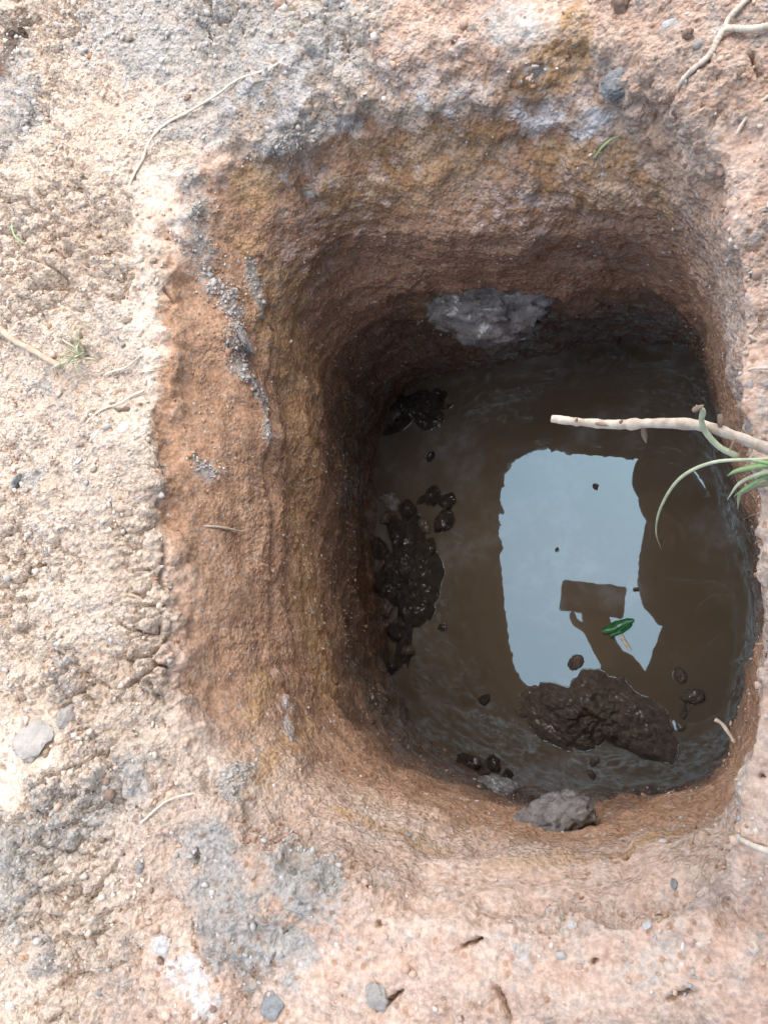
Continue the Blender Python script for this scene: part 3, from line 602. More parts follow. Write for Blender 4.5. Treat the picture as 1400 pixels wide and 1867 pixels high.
# ---------------------------------------------------------------- mud standing out of the water
def mud_patch(name, outline, height, mat, seed, rough=1.0, lean=None):
    O = np.array([p[:2] for p in outline]); c = O.mean(0); A = np.arctan2(*(O-c).T[::-1]); Rr = np.hypot(*(O-c).T); o = np.argsort(A); A, Rr = A[o], Rr[o]
    na, nr = 220, 72; th = np.linspace(-math.pi, math.pi, na, endpoint=False)
    r = np.interp(th, np.r_[A[-1]-2*math.pi, A, A[0]+2*math.pi], np.r_[Rr[-1], Rr, Rr[0]])
    t = np.linspace(1.35, 0.0, nr)
    X = c[0]+np.outer(t, r*np.cos(th)); Y = c[1]+np.outer(t, r*np.sin(th))
    P = np.stack([X, Y, np.zeros_like(X)], -1).reshape(-1, 3)
    tt = np.repeat(t, na)
    h = height*(1-np.clip(tt, 0, 2)**1.7)
    w1, w2, wi = worley(P+0.4*seed, 0.030, seed); v1, v2, vi = worley(P+0.2*seed, 0.012, seed+4); x1, x2, xi = worley(P+0.2*seed, 0.0055, seed+6)
    env = np.clip(1.25-tt, 0, 1)
    h = h + rough*env*(0.014*fbm(P, 0.045, 5, seed, 0.6) + 0.008*(0.55-w1)*(0.2+wi**2) + 0.0065*(0.55-v1)*(0.3+vi) + 0.0035*(0.55-x1)*(0.4+xi)) - rough*env*np.exp(-((w2-w1)/0.05)**2)*0.004
    h += 0.0016*fbm(P, 0.005, 2, seed+9)*env
    P[:, 2] = WATER_Z + h
    if lean is not None: P[:, 2] += ((P[:, :2]-c)@np.array(lean))*np.clip(1.2-tt, 0, 1)
    F = []
    for i in range(nr-2):
        for k in range(na): F.append((i*na+k, i*na+(k+1) % na, (i+1)*na+(k+1) % na, (i+1)*na+k))
    i = nr-2
    F += [(i*na+k, i*na+(k+1) % na, (i+1)*na+k) for k in range(na)]
    o = mesh_obj(name, P.tolist(), F, mat)
    # the thin rim of water drawn up around the mud
    Z = P[:, 2].reshape(nr, na) - WATER_Z; G = P.reshape(nr, na, 3); line = []
    for k_ in range(na):
        up = np.nonzero(Z[:, k_] > 0)[0]; line.append(G[max(up[0]-1, 0), k_] if len(up) else None)
    rq = random.Random(seed); run = []
    def flush():
        if len(run) > 3: tube('water_rim', [Vector((p[0], p[1], WATER_Z-0.0006)) for p in run[::2]], 0.0016, 0.0010, water.data.materials[0], o, 8, 0.25, 0.9, (), seed, 3)
        run.clear()
    for k_ in range(na):
        if line[k_] is None or rq.random() < 0.10 or (run and np.linalg.norm(line[k_]-run[-1]) > 0.008): flush()
        if line[k_] is not None and rq.random() < 0.9: run.append(line[k_])
    flush()
    return o

tag(mud_patch('mud_mound', [(-0.2420, -0.0591, -0.5300), (-0.2101, -0.0457, -0.5300), (-0.1722, -0.0525, -0.5300), (-0.1552, -0.0274, -0.5300), (-0.1254, -0.0347, -0.5300), (-0.0903, -0.0544, -0.5300), (-0.0626, -0.0732, -0.5300), (-0.0512, -0.1039, -0.5300), (-0.0566, -0.1281, -0.5300), (-0.1011, -0.1220, -0.5300), (-0.1297, -0.1102, -0.5300), (-0.1660, -0.1275, -0.5300), (-0.1998, -0.1158, -0.5300), (-0.2311, -0.0913, -0.5300)], 0.030, M_MUD, 31, 1.15),
    'crumbly brown mud mound rising from the water below the sky reflection', 'mud')
tag(mud_patch('mud_bank', [(-0.4399, 0.2131, -0.4829), (-0.4237, 0.2056, -0.5300), (-0.3850, 0.1803, -0.5300), (-0.3714, 0.1370, -0.5300), (-0.3497, 0.0759, -0.5300), (-0.3531, 0.0497, -0.5300), (-0.3866, 0.0154, -0.5300), (-0.3937, -0.0184, -0.5300), (-0.4092, -0.0413, -0.5300), (-0.3918, -0.0313, -0.4120), (-0.4082, 0.0452, -0.4000), (-0.4200, 0.1297, -0.4123)], 0.018, M_MUDD, 37, 1.1),
    'dark cracked mud bank along the left edge of the water', 'mud')
tag(mud_patch('mud_bank', [(-0.4201, 0.3279, -0.4618), (-0.3977, 0.3596, -0.5056), (-0.3566, 0.3675, -0.5300), (-0.3328, 0.3366, -0.5300), (-0.3454, 0.3110, -0.5300), (-0.3933, 0.3199, -0.5300), (-0.4401, 0.3006, -0.5300), (-0.4324, 0.2981, -0.4640)], 0.012, M_MUDD, 41, 0.8),
    'small dark mud bank in the upper left corner of the water', 'mud')
for i, (p, s, lab) in enumerate([
        ((-0.1652, -0.0184, -0.5300), 0.014, 'round mud lump in the water at the lower end of the sky reflection'),
        ((-0.0430, -0.0287, -0.5300), 0.013, 'wet mud lump right of the mud mound, uppermost of the row'),
        ((-0.0303, -0.0509, -0.5300), 0.017, 'largest wet mud lump right of the mud mound'),
        ((-0.0411, -0.0699, -0.5300), 0.010, 'small wet mud lump just below the largest lump right of the mound'),
        ((-0.0435, -0.0883, -0.5300), 0.008, 'lowest small mud lump in the row right of the mound'),
        ((-0.1443, -0.1360, -0.5300), 0.010, 'wet lump of mud in the water just below the mound'),
        ((-0.1477, -0.1518, -0.5300), 0.009, 'lowest wet lump of mud below the mound'),
        ((-0.2819, -0.0712, -0.5300), 0.011, 'dark mud lump in open water left of the mound'),
        ((-0.3521, 0.1077, -0.5300), 0.013, 'dark mud lump off the tip of the left mud bank'),
        ((-0.3437, 0.0209, -0.5300), 0.009, 'small dark lump in open water below the left bank'),
        ((-0.3665, 0.2611, -0.5300), 0.011, 'dark lump in the water above the left mud bank'),
        ((-0.4277, 0.1978, -0.5300), 0.022, 'bluish wet clay lump on top of the left mud bank'),
        ((-0.3772, 0.1981, -0.5300), 0.010, 'wet lump beside the upper end of the left mud bank'),
        ((-0.3325, 0.2017, -0.5300), 0.008, 'small wet crumb at the upper right of the left bank'),
        ((-0.3516, 0.1559, -0.5300), 0.009, 'wet crumb at the right side of the left mud bank'),
        ((-0.1125, -0.0426, -0.5300), 0.013, 'wet rounded lump on the upper edge of the mud mound'),
        ((-0.2347, -0.0847, -0.5300), 0.010, 'wet lump at the left end of the mud mound'),
        ((-0.1888, 0.1250, -0.5300), 0.004, 'tiny dark speck floating in the middle of the sky reflection'),
        ((-0.1392, 0.2057, -0.5300), 0.006, 'dark crumb floating near the top of the sky reflection'),
        ((-0.0910, 0.0736, -0.5300), 0.005, 'dark crumb floating at the right side of the sky reflection')]):
    mt = M_CLAYG if 'clay' in lab else (M_MUD if i < 7 or i > 14 else M_MUDD)
    me = lump_mesh('mud_lump', 4, 50+i, 0.42, 0.6, 0.45, mt, 0.16)
    ml = tag(place('mud_lump', me, Vector(p), Vector((0, 0, 1)), s*0.62, i*1.3, 0.42, (1.25, 0.85, 0.9)), lab, 'mud lump')
    a0 = i*2.1; arc = [Vector((p[0]+math.cos(a0+q*0.45)*s*0.66, p[1]+math.sin(a0+q*0.45)*s*0.66, WATER_Z-0.0006)) for q in range(6)]
    wr = tube('water_rim', arc, 0.0014, 0.0009, water.data.materials[0], None, 8, 0.2, 0.9, (), i, 3); wr.parent = ml; wr.matrix_parent_inverse = ml.matrix_world.inverted()

rb_ = random.Random(21)
BANK = [(-0.4311, 0.1739, -0.5300), (-0.3976, 0.1847, -0.5300), (-0.3609, 0.2029, -0.5300), (-0.3404, 0.1943, -0.5300), (-0.3720, 0.1603, -0.5300), (-0.3422, 0.1672, -0.5300), (-0.4046, 0.1416, -0.5300), (-0.3631, 0.1292, -0.5300), (-0.4158, 0.1027, -0.5300), (-0.3784, 0.0948, -0.5300), (-0.3576, 0.0721, -0.5300), (-0.3937, 0.0605, -0.5300), (-0.4264, 0.0448, -0.5300), (-0.3727, 0.0381, -0.5300), (-0.4087, 0.0148, -0.5300), (-0.4204, -0.0083, -0.5109), (-0.3915, -0.0109, -0.5300), (-0.4140, -0.0341, -0.5271), (-0.4390, 0.0830, -0.5267), (-0.4380, 0.1304, -0.5300), (-0.4235, 0.3242, -0.5300), (-0.3894, 0.3336, -0.5300), (-0.3559, 0.3387, -0.5300), (-0.4111, 0.3439, -0.5300), (-0.2844, -0.1568, -0.5300), (-0.2520, -0.1638, -0.5300), (-0.3045, -0.1524, -0.5233), (-0.2700, -0.1500, -0.5300)]
for i, p in enumerate(BANK):
    s = rb_.uniform(0.010, 0.021); me = lump_mesh('mud_clod', 4, 150+i, 0.42, 0.55, 0.5, M_MUDD if i % 4 else M_MUD, 0.18)
    tag(place('mud_clod', me, Vector(p)+Vector((0, 0, 0.004 if i < 24 else 0.0)), Vector((0, 0, 1)), s*0.7, i*1.9, 0.42, (1.2, 0.9, 0.9)),
        'wet clod in the broken mud bank along the left side of the water' if i < 20 else ('wet clod in the small mud bank at the upper left water corner' if i < 24 else 'wet clod at the lower left water edge'), 'mud clod', 'wet clods along the water edge')

def clay_lump(p, axes, mat, seed, lab, n=None, spin=0.0):
    q, nn = snap(p); n = n or nn
    me = lump_mesh('clay_lump', 5, seed, 0.30, 1.0, 0.45, mat, 0.12)
    o = bpy.data.objects.new('clay_lump', me); col.objects.link(o)
    o.matrix_world = Matrix.Translation(q + n*axes[2]*0.1)@frame_for(n, spin).to_4x4()@Matrix.Diagonal((axes[0], axes[1], axes[2], 1))
    return tag(o, lab, 'clay')
def wall_spin(p, n):      # turns the lump's long axis level along the wall
    n = n.normalized(); t = n.orthogonal().normalized(); lv = Vector((0, 0, 1)).cross(n).normalized(); b = n.cross(t)
    return math.atan2(lv.dot(b), lv.dot(t))
for p, ax, mt, sd_, lab in [
        ((-0.2106, 0.3637, -0.2820), (0.070, 0.050, 0.042), M_CLAYG, 61, 'shiny wet grey clay lump bulging from the upper pit wall'),
        ((-0.1258, -0.1406, -0.1860), (0.036, 0.030, 0.022), M_CLAYD, 62, 'pale grey clay lump stuck in the lower pit wall above the water'),
        ((-0.2240, -0.1532, -0.3721), (0.022, 0.016, 0.012), M_CLAYG, 63, 'small wet grey clay smear at the lower left edge of the water'),
        ((-0.3951, 0.2647, -0.0806), (0.018, 0.012, 0.004), M_CLOD['grey'], 65, 'clump of grey clay at the lower end of the left wall streak'),
        ((-0.0453, 0.3786, -0.0218), (0.010, 0.013, 0.007), M_SLATE, 67, 'dark grey clay lump on the top slope near the pale patch')]:
    q, nn = snap(p)
    clay_lump(p, ax, mt, sd_, lab, nn, wall_spin(q, nn))

# ---------------------------------------------------------------- twig lying over the right rim
def group_at(name, p, lab, cat, grp=None):
    e = bpy.data.objects.new(name, None); e.empty_display_size = 0.01; e.location = p; col.objects.link(e); tag(e, lab, cat, grp); return e
def adopt(e, parts):
    for o in parts:
        o.parent = e; o.matrix_parent_inverse = Matrix.Translation(-Vector(e.location))
tw = group_at('twig', (0.0291, 0.1136, 0.0060), 'pale peeled twig reaching over the water from the right rim', 'twig')
st = tube('stem', [(-0.0877, 0.1360, 0.0200), (-0.0700, 0.1319, 0.0210), (-0.0483, 0.1290, 0.0200), (-0.0273, 0.1288, 0.0180), (-0.0042, 0.1264, 0.0140), (0.0140, 0.1194, 0.0100), (0.0317, 0.1113, 0.0060), (0.0554, 0.1016, 0.0040)], 0.0025, 0.0034, M_BARK, None, 10, 0.14, 0.9, ((0.33, 0.2), (0.49, 0.3), (0.6, 0.15)), 3, 7)
sh = tube('side_shoot', [(-0.0070, 0.1328, 0.0300), (-0.0035, 0.1312, 0.0280), (-0.0043, 0.1267, 0.0220), (-0.0020, 0.1212, 0.0160), (0.0045, 0.1141, 0.0110), (0.0137, 0.1091, 0.0070)], 0.0014, 0.0020, M_SHOOT, None, 8, 0.08, 0.9, (), 5, 6)
fl = []
for i, pts in enumerate([[(-0.0359, 0.1278, 0.0160), (-0.0354, 0.1239, 0.0120), (-0.0347, 0.1194, 0.0100)], [(-0.0087, 0.1302, 0.0310), (-0.0059, 0.1315, 0.0310), (-0.0025, 0.1331, 0.0320)], [(0.0051, 0.1318, 0.0160), (0.0055, 0.1270, 0.0160), (0.0046, 0.1238, 0.0140)],
                         [(-0.0726, 0.1314, 0.0245), (-0.0714, 0.1336, 0.0260)], [(-0.0478, 0.1284, 0.0245), (-0.0457, 0.1304, 0.0260)], [(0.0125, 0.1175, 0.0140), (0.0095, 0.1110, 0.0130)], [(-0.0617, 0.1298, 0.0236), (-0.0540, 0.1278, 0.0236)]]):
    fl.append(blade('bark_flake', pts, 0.0036 if i < 3 else 0.002, M_FLAKE, None, 0.5, 0.0004))
adopt(tw, [st, sh]+fl)

# grass growing on the right rim below the twig
gt = group_at('grass_tuft', (0.0290, 0.1040, 0.0000), 'green grass tuft on the right rim with one long drooping blade', 'grass')
gb = []
for i, (pts, w, mt) in enumerate([
        ([(0.0398, 0.1072, 0.0040), (0.0229, 0.1050, 0.0140), (0.0008, 0.1038, 0.0180), (-0.0167, 0.0970, 0.0120), (-0.0287, 0.0845, -0.0100), (-0.0334, 0.0733, -0.0350), (-0.0320, 0.0649, -0.0600)], 0.0020, M_SHOOT),
        ([(0.0396, 0.1025, 0.0040), (0.0256, 0.1015, 0.0120), (0.0132, 0.0994, 0.0140), (0.0076, 0.0974, 0.0100)], 0.0032, M_GREEN),
        ([(0.0394, 0.0988, 0.0040), (0.0268, 0.0978, 0.0120), (0.0144, 0.0933, 0.0100), (0.0072, 0.0848, 0.0040)], 0.0026, M_SHOOT),
        ([(0.0393, 0.0970, 0.0040), (0.0268, 0.0958, 0.0100), (0.0171, 0.0905, 0.0080), (0.0110, 0.0872, 0.0020)], 0.0026, M_GREEN),
        ([(0.0395, 0.1007, 0.0040), (0.0282, 0.1025, 0.0140), (0.0173, 0.1039, 0.0200)], 0.0028, M_GREEN),
        ([(0.0366, 0.0938, 0.0020), (0.0242, 0.0923, 0.0050), (0.0144, 0.0886, 0.0020), (0.0130, 0.0813, -0.0100)], 0.0028, M_DRYGRASS)]):
    gb.append(blade('blade', pts, w, mt))
adopt(gt, gb)

# ---------------------------------------------------------------- roots, straws and grass on the ground
def root(name, pts, r0, r1, mat, lab, cat='root', lift=0.0018, seed=0, flat=0.85, fork=(), sides=7):
    def lay(L):
        out = []
        for p in spline(L, 4):
            q, n = snap(p); out.append(q + n*(r0*0.7+lift))
        for _ in range(3): out = [out[0]] + [max(((out[i-1]+out[i]*2+out[i+1])/4, out[i]*0.5+(out[i-1]+out[i+1])/4), key=lambda v: v.z) for i in range(1, len(out)-1)] + [out[-1]]
        return out
    Q = lay(pts)
    if not fork:
        return tag(tube(name, Q, r0, r1, mat, None, sides, 0.15, flat, (), seed, 3), lab, cat)
    e = group_at(name, Q[0], lab, cat); ch = [tube('stem', Q, r0, r1, mat, None, sides, 0.15, flat, (), seed)]
    for f in fork:
        B = lay(f)
        ch.append(tube('branch', B, r0*0.9, r1*0.8, mat, None, sides, 0.15, flat, (), seed+1))
    adopt(e, ch); return e
root('root', [(-0.2971, 0.4592, -0.0028), (-0.3277, 0.4540, -0.0026), (-0.3593, 0.4523, -0.0019), (-0.3891, 0.4448, -0.0016), (-0.4112, 0.4351, -0.0017), (-0.4276, 0.4187, -0.0023), (-0.4438, 0.4018, -0.0025), (-0.4536, 0.3829, -0.0022), (-0.4582, 0.3694, -0.0024)], 0.0010, 0.0014, M_STRAW, 'long thin pale root curving across the grey soil at the upper left', seed=1)
root('stick', [(-0.0188, 0.3546, -0.0158), (-0.0020, 0.3575, -0.0055), (0.0134, 0.3658, -0.0034), (0.0240, 0.3739, -0.0016), (0.0408, 0.3747, -0.0005), (0.0557, 0.3744, -0.0003)], 0.0016, 0.0026, M_STRAW, 'forked pale stick on the ground at the upper right corner', 'stick', 0.004, 2, fork=[[(0.0176, 0.3690, -0.0027), (0.0258, 0.3822, -0.0011), (0.0333, 0.3999, -0.0005), (0.0380, 0.4157, -0.0003)]])
root('straw', [(0.0218, 0.3141, -0.0046), (0.0303, 0.3229, -0.0032), (0.0396, 0.3305, -0.0017), (0.0482, 0.3403, -0.0008)], 0.0010, 0.0014, M_STRAW, 'short straw at the right edge below the forked stick', 'straw', 0.002, 3)
root('root', [(-0.4071, 0.0790, -0.0118), (-0.4038, 0.0835, -0.0186), (-0.3990, 0.0877, -0.0326), (-0.3939, 0.0893, -0.0475), (-0.3874, 0.0877, -0.0655), (-0.3795, 0.0887, -0.0907)], 0.0017, 0.0010, M_ROOT, 'pale root crossing the brown left wall just below the rim', seed=4)
root('root', [(-0.6101, 0.2773, -0.0000), (-0.5797, 0.2615, -0.0000), (-0.5501, 0.2432, -0.0001), (-0.5153, 0.2250, -0.0002)], 0.0032, 0.0026, M_ROOT, 'thick soil covered root at the left edge below the crack', seed=5)
root('straw', [(-0.4718, 0.1690, -0.0008), (-0.4695, 0.1736, -0.0009), (-0.4571, 0.1809, -0.0024), (-0.4398, 0.1885, -0.0047), (-0.4267, 0.1964, -0.0085)], 0.0010, 0.0013, M_STRAW, 'bent pale straw beside the white pebble on the left', 'straw', 0.002, 6)
root('straw', [(-0.4689, 0.2133, -0.0013), (-0.4509, 0.2179, -0.0036), (-0.4332, 0.2254, -0.0064)], 0.0011, 0.0008, M_STRAW, 'short grey straw right of the dry grass tuft', 'straw', 0.002, 7)
root('straw', [(-0.4348, 0.2134, -0.0057), (-0.4265, 0.2133, -0.0094), (-0.4218, 0.2173, -0.0170)], 0.0008, 0.0006, M_STRAW, 'tiny straw hanging over the left rim', 'straw', 0.002, 8)
root('root', [(-0.4183, 0.0256, -0.0044), (-0.4011, 0.0225, -0.0066), (-0.3923, 0.0179, -0.0125), (-0.3875, 0.0203, -0.0234)], 0.0016, 0.0010, M_ROOT, 'short stubby root poking over the left rim', seed=9)
root('straw', [(-0.3897, -0.1359, -0.0011), (-0.3715, -0.1212, -0.0042), (-0.3548, -0.1134, -0.0067), (-0.3430, -0.1099, -0.0164)], 0.0010, 0.0007, M_STRAW, 'thin straw on the grey soil at the lower left', 'straw', 0.002, 10)
root('root', [(-0.0002, -0.1028, -0.0245), (0.0035, -0.0974, -0.0146), (0.0080, -0.0977, -0.0077), (0.0152, -0.0996, -0.0052), (0.0254, -0.1013, -0.0042)], 0.0012, 0.0016, M_STRAW, 'pale hooked root on the ground at the lower right', seed=11)
root('straw', [(-0.2414, 0.4455, -0.0053), (-0.2534, 0.4399, -0.0060), (-0.2503, 0.4281, -0.0106)], 0.0009, 0.0007, M_ROOT, 'small curled straw in the soil above the pit', 'straw', 0.002, 12)
root('straw', [(0.0327, 0.1840, -0.0046), (0.0241, 0.1842, -0.0057), (0.0151, 0.1889, -0.0165)], 0.0014, 0.0007, M_STRAW, 'pale straw on the right ground above the twig', 'straw', 0.002, 13)
root('straw', [(0.0347, 0.1637, -0.0046), (0.0262, 0.1637, -0.0055), (0.0163, 0.1660, -0.0130)], 0.0011, 0.0006, M_STRAW, 'thin straw on the right ground nearest above the twig', 'straw', 0.002, 14)
root('straw', [(0.0310, 0.0784, -0.0058), (0.0354, 0.1288, -0.3242), (0.0266, 0.1575, -0.5300)], 0.0011, 0.0006, M_ROOT, 'short root end over the right rim below the grass tuft', 'straw', 0.002, 15)
root('straw', [(0.0270, 0.0487, -0.0081), (0.0448, 0.0968, -0.5300), (0.0281, 0.0904, -0.5300)], 0.0010, 0.0005, M_ROOT, 'orange root end on the right rim lowest of the row', 'straw', 0.002, 16)
tag(tube('straw', [(-0.0045, -0.0515, -0.2000), (0.0012, -0.0553, -0.2000), (0.0092, -0.0682, -0.2000)], 0.0016, 0.0014, M_STRAW, None, 7, 0.1, 0.5), 'flat dry straw sticking from the right wall above the water', 'straw')
root('straw', [(0.0337, 0.2608, -0.0042), (0.0394, 0.2716, -0.0033)], 0.0009, 0.0007, M_STRAW, 'straw end at the right edge below the short straw', 'straw', 0.002, 18)

tag(blade('grass', [(-0.0770, 0.3554, -0.0722), (-0.0683, 0.3569, -0.0548), (-0.0592, 0.3589, -0.0466), (-0.0499, 0.3600, -0.0440)], 0.0024, M_GREEN), 'single green grass blade on the slope above the pit', 'grass blade')
tag(blade('grass', [(-0.5906, 0.3752, 0.0020), (-0.5849, 0.3658, 0.0090), (-0.5789, 0.3536, 0.0080), (-0.5665, 0.3448, 0.0030)], 0.0020, M_GREEN), 'green grass blade on the pale ground at the left edge', 'grass blade')
tf = group_at('grass_tuft', (-0.4914, 0.2312, -0.0004), 'small dry yellow green grass tuft on the left ground', 'grass')
rt = random.Random(4); bl = []
for i in range(13):
    a = rt.uniform(0, 6.28); L = rt.uniform(0.012, 0.030); b0 = Vector((-0.4916, 0.2322, -0.0004)); 
    p0 = b0 + Vector((rt.uniform(-.004, .004), rt.uniform(-.004, .004), 0.0))
    p1 = p0 + Vector((math.cos(a)*L*0.5, math.sin(a)*L*0.5, rt.uniform(0.006, 0.014))); p2 = p0 + Vector((math.cos(a)*L, math.sin(a)*L, rt.uniform(0.0, 0.010)))
    bl.append(blade('blade', [p0, p1, p2], rt.uniform(0.0012, 0.0022), M_DRYGRASS if i % 3 else M_SHOOT))
adopt(tf, bl)

# fine rootlets cut off by the spade, sticking out of the rim
rr_ = random.Random(9); k = 0
while k < 34:
    t = rr_.uniform(-math.pi, math.pi); r = float(per(R_A, np.array([t]))[0])
    z = -rr_.uniform(0.02, 0.10); p = (PIT_C[0]+(r-0.01)*math.cos(t), PIT_C[1]+(r-0.01)*math.sin(t), z)
    q, n = snap(p); L = rr_.uniform(0.007, 0.018)
    if n.z > 0.85: n = (n + Vector((-math.cos(t), -math.sin(t), 0))).normalized()
    side = Vector((rr_.uniform(-.6, .6), rr_.uniform(-.6, .6), rr_.uniform(-.5, .5)))
    o = tube('rootlet', [q - n*0.003, q+n*L*0.5+side*L*0.2, q+n*L*0.9+side*L*0.6], rr_.uniform(0.0003, 0.0006), 0.00015, M_ROOT, None, 5, 0.1, 1, (), k, 4)
    tag(o, 'hair thin rootlet sticking out of the cut pit rim', 'rootlet', 'rootlets along the pit rim'); k += 1

# green leaf scrap and pale sliver floating on the water
def leaf(name, a, b, w, mat, z):
    A, B = Vector(a), Vector(b); d = B-A; s = d.cross(Vector((0, 0, 1))).normalized(); V, F = [], []; n = 14
    for i in range(n+1):
        t = i/n; ww = w*math.sin(math.pi*min(1, 0.06+t*0.9))**0.7*(1+0.08*math.sin(t*17)); p = A+d*t
        for q, h in ((-1, 0.0028), (-0.5, 0.001), (0, 0.0002), (0.5, 0.0012), (1, 0.0034)): V.append(p+s*ww*q+Vector((0, 0, z+h+0.001*math.sin(t*9+q))))
    m5 = len(V); V += [v-Vector((0, 0, 0.0005)) for v in V]
    for i in range(n):
        for k in range(4):
            q = (i*5+k, i*5+k+1, (i+1)*5+k+1, (i+1)*5+k); F.append(q); F.append(tuple(x+m5 for x in reversed(q)))
    return mesh_obj(name, V, F, mat)
lf = group_at('leaf', (-0.1147, 0.0272, -0.5300), 'bright green leaf scrap floating in the middle of the water', 'leaf')
adopt(lf, [leaf('leaf_half', (-0.1326, 0.0207, -0.5300), (-0.0943, 0.0364, -0.5300), 0.0062, M_LEAF, 0.0005), leaf('leaf_half', (-0.1234, 0.0155, -0.5300), (-0.0970, 0.0310, -0.5300), 0.004, M_LEAF, 0.002)])
tag(tube('straw', [(-0.1102, 0.0173, -0.5290), (-0.1052, 0.0081, -0.5290), (-0.0989, -0.0010, -0.5290)], 0.0026, 0.002, M_STRAW, None, 8, 0.1, 0.35), 'pale sliver floating just below the green leaf', 'straw')

# ---------------------------------------------------------------- stones
for i, (p, s, an, mt, lab) in enumerate([
        ((-0.4631, 0.1563, -0.0014), 0.0046, (1.2, .8, .7), M_QUARTZ, 'bright white pebble beside the bent straw on the left'),
        ((-0.4822, 0.1363, -0.0005), 0.0052, (1.2, 1, .6), M_QUARTZ, 'white pebble on the pale ground below the bent straw'),
        ((-0.5399, -0.0344, -0.0000), 0.0034, (1, 1, .8), M_QUARTZ, 'small round white pebble at the left edge'),
        ((-0.4728, -0.1384, -0.0001), 0.0030, (1.2, .9, .8), M_QUARTZ, 'small white pebble on the grey soil at the lower left'),
        ((-0.4753, -0.2285, -0.0000), 0.0046, (1, 1, .8), M_QUARTZ, 'white pebble beside a grey stone at the lower left'),
        ((-0.4627, -0.2248, -0.0000), 0.0040, (1, 1, .8), M_SLATE, 'grey stone beside the white pebble at the lower left'),
        ((-0.3547, -0.2093, -0.0003), 0.0078, (1.2, 1, .5), M_QUARTZ, 'largest white stone on the pale ground at the lower left'),
        ((-0.4921, -0.2762, -0.0000), 0.0056, (1.2, .9, .6), M_QUARTZ, 'white stone in the lower left corner'),
        ((-0.4186, -0.2669, -0.0000), 0.0044, (1, .9, .7), M_QUARTZ, 'greyish white stone at the bottom edge on the left'),
        ((-0.3428, -0.1492, -0.0042), 0.0024, (1.3, .8, .8), M_QUARTZ, 'tiny white chip at the edge of the lower left grey soil'),
        ((-0.3637, -0.1414, -0.0031), 0.0022, (1, 1, .8), M_QUARTZ, 'tiny white pebble under the lower left straw'),
        ((-0.0124, 0.3942, -0.0042), 0.0056, (.9, 1.3, .6), M_QUARTZ, 'pinkish white stone on the upper right ground'),
        ((-0.4905, 0.4123, -0.0002), 0.0034, (1, .9, .8), M_QUARTZ, 'small white pebble on the pale ground at the upper left'),
        ((-0.6089, 0.5164, -0.0000), 0.0036, (1.3, .7, .7), M_QUARTZ, 'white pebble at the left edge near the upper corner'),
        ((-0.4000, 0.5018, -0.0001), 0.0022, (1, 1, .8), M_QUARTZ, 'tiny white pebble in the grey soil at the top'),
        ((-0.3788, 0.0384, -0.2273), 0.0026, (.8, 1.3, .7), M_QUARTZ, 'white pebble stuck in the middle of the left wall'),
        ((-0.0847, -0.1570, -0.0117), 0.0030, (1, 1.2, .8), M_QUARTZ, 'small white pebble on the pink soil below the pit'),
        ((-0.0448, -0.1472, -0.0096), 0.0032, (1.2, 1, .8), M_QUARTZ, 'white pebble on the soil below the right end of the pit'),
        ((-0.0357, -0.1239, -0.0774), 0.0030, (1.4, .8, .7), M_QUARTZ, 'white pebble on the orange slope at the lower right'),
        ((0.0055, -0.0993, -0.3028), 0.0028, (.8, 1.2, .8), M_QUARTZ, 'white pebble on the lower right rim corner'),
        ((0.0221, 0.1545, -0.0067), 0.0026, (.7, 1.4, .7), M_QUARTZ, 'white chip on the right ground above the twig'),
        ((-0.2116, -0.1414, -0.0813), 0.0030, (.8, 1.2, .8), M_CLOD['grey'], 'small grey stone on the orange slope at the lower left of the pit'),
        ((-0.5620, 0.1283, -0.0000), 0.0085, (1.2, .9, .5), M_SLATE, 'blue grey stone at the left edge'),
        ((-0.0305, -0.1312, -0.0278), 0.0036, (1.2, .8, .7), M_SLATE, 'dark grey chip on the orange slope at the lower right'),
        ((-0.0020, 0.3171, -0.0205), 0.0050, (1.2, .8, .6), M_SLATE, 'grey stone on the upper right rim'),
        ((-0.2698, -0.2313, -0.0004), 0.0090, (1.2, 1, .45), M_SLATE, 'flat grey stone at the bottom edge of the ground'),
        ((-0.1979, -0.2135, -0.0016), 0.0080, (1.2, .9, .5), M_SLAB, 'pale stone beside the crack at the bottom of the ground'),
        ((-0.3145, 0.3825, -0.0657), 0.0055, (1.1, .9, .6), M_CLOD['grey'], 'grey crumb on the upper left corner of the pit wall'),
        ((-0.4691, -0.0680, -0.0002), 0.0090, (1.0, 1.2, .45), M_SLAB, 'upper part of the flat pale stone at the left'),
        ((-0.5009, -0.0871, -0.0000), 0.0165, (1.1, 1.3, .35), M_SLAB, 'large flat pale stone half sunk in the ground at the left')]):
    q, n = snap(p)
    tag(place('pebble' if s < 0.0075 else 'stone', lump_mesh('pebble', 2 if s < 0.0075 else 4, 90+i, 0.22, 0.85, 0.7, mt, 0.0 if s < 0.0075 else 0.10), q, n, s, i*0.9, 0.38, an), lab, 'pebble' if s < 0.0075 else 'stone')

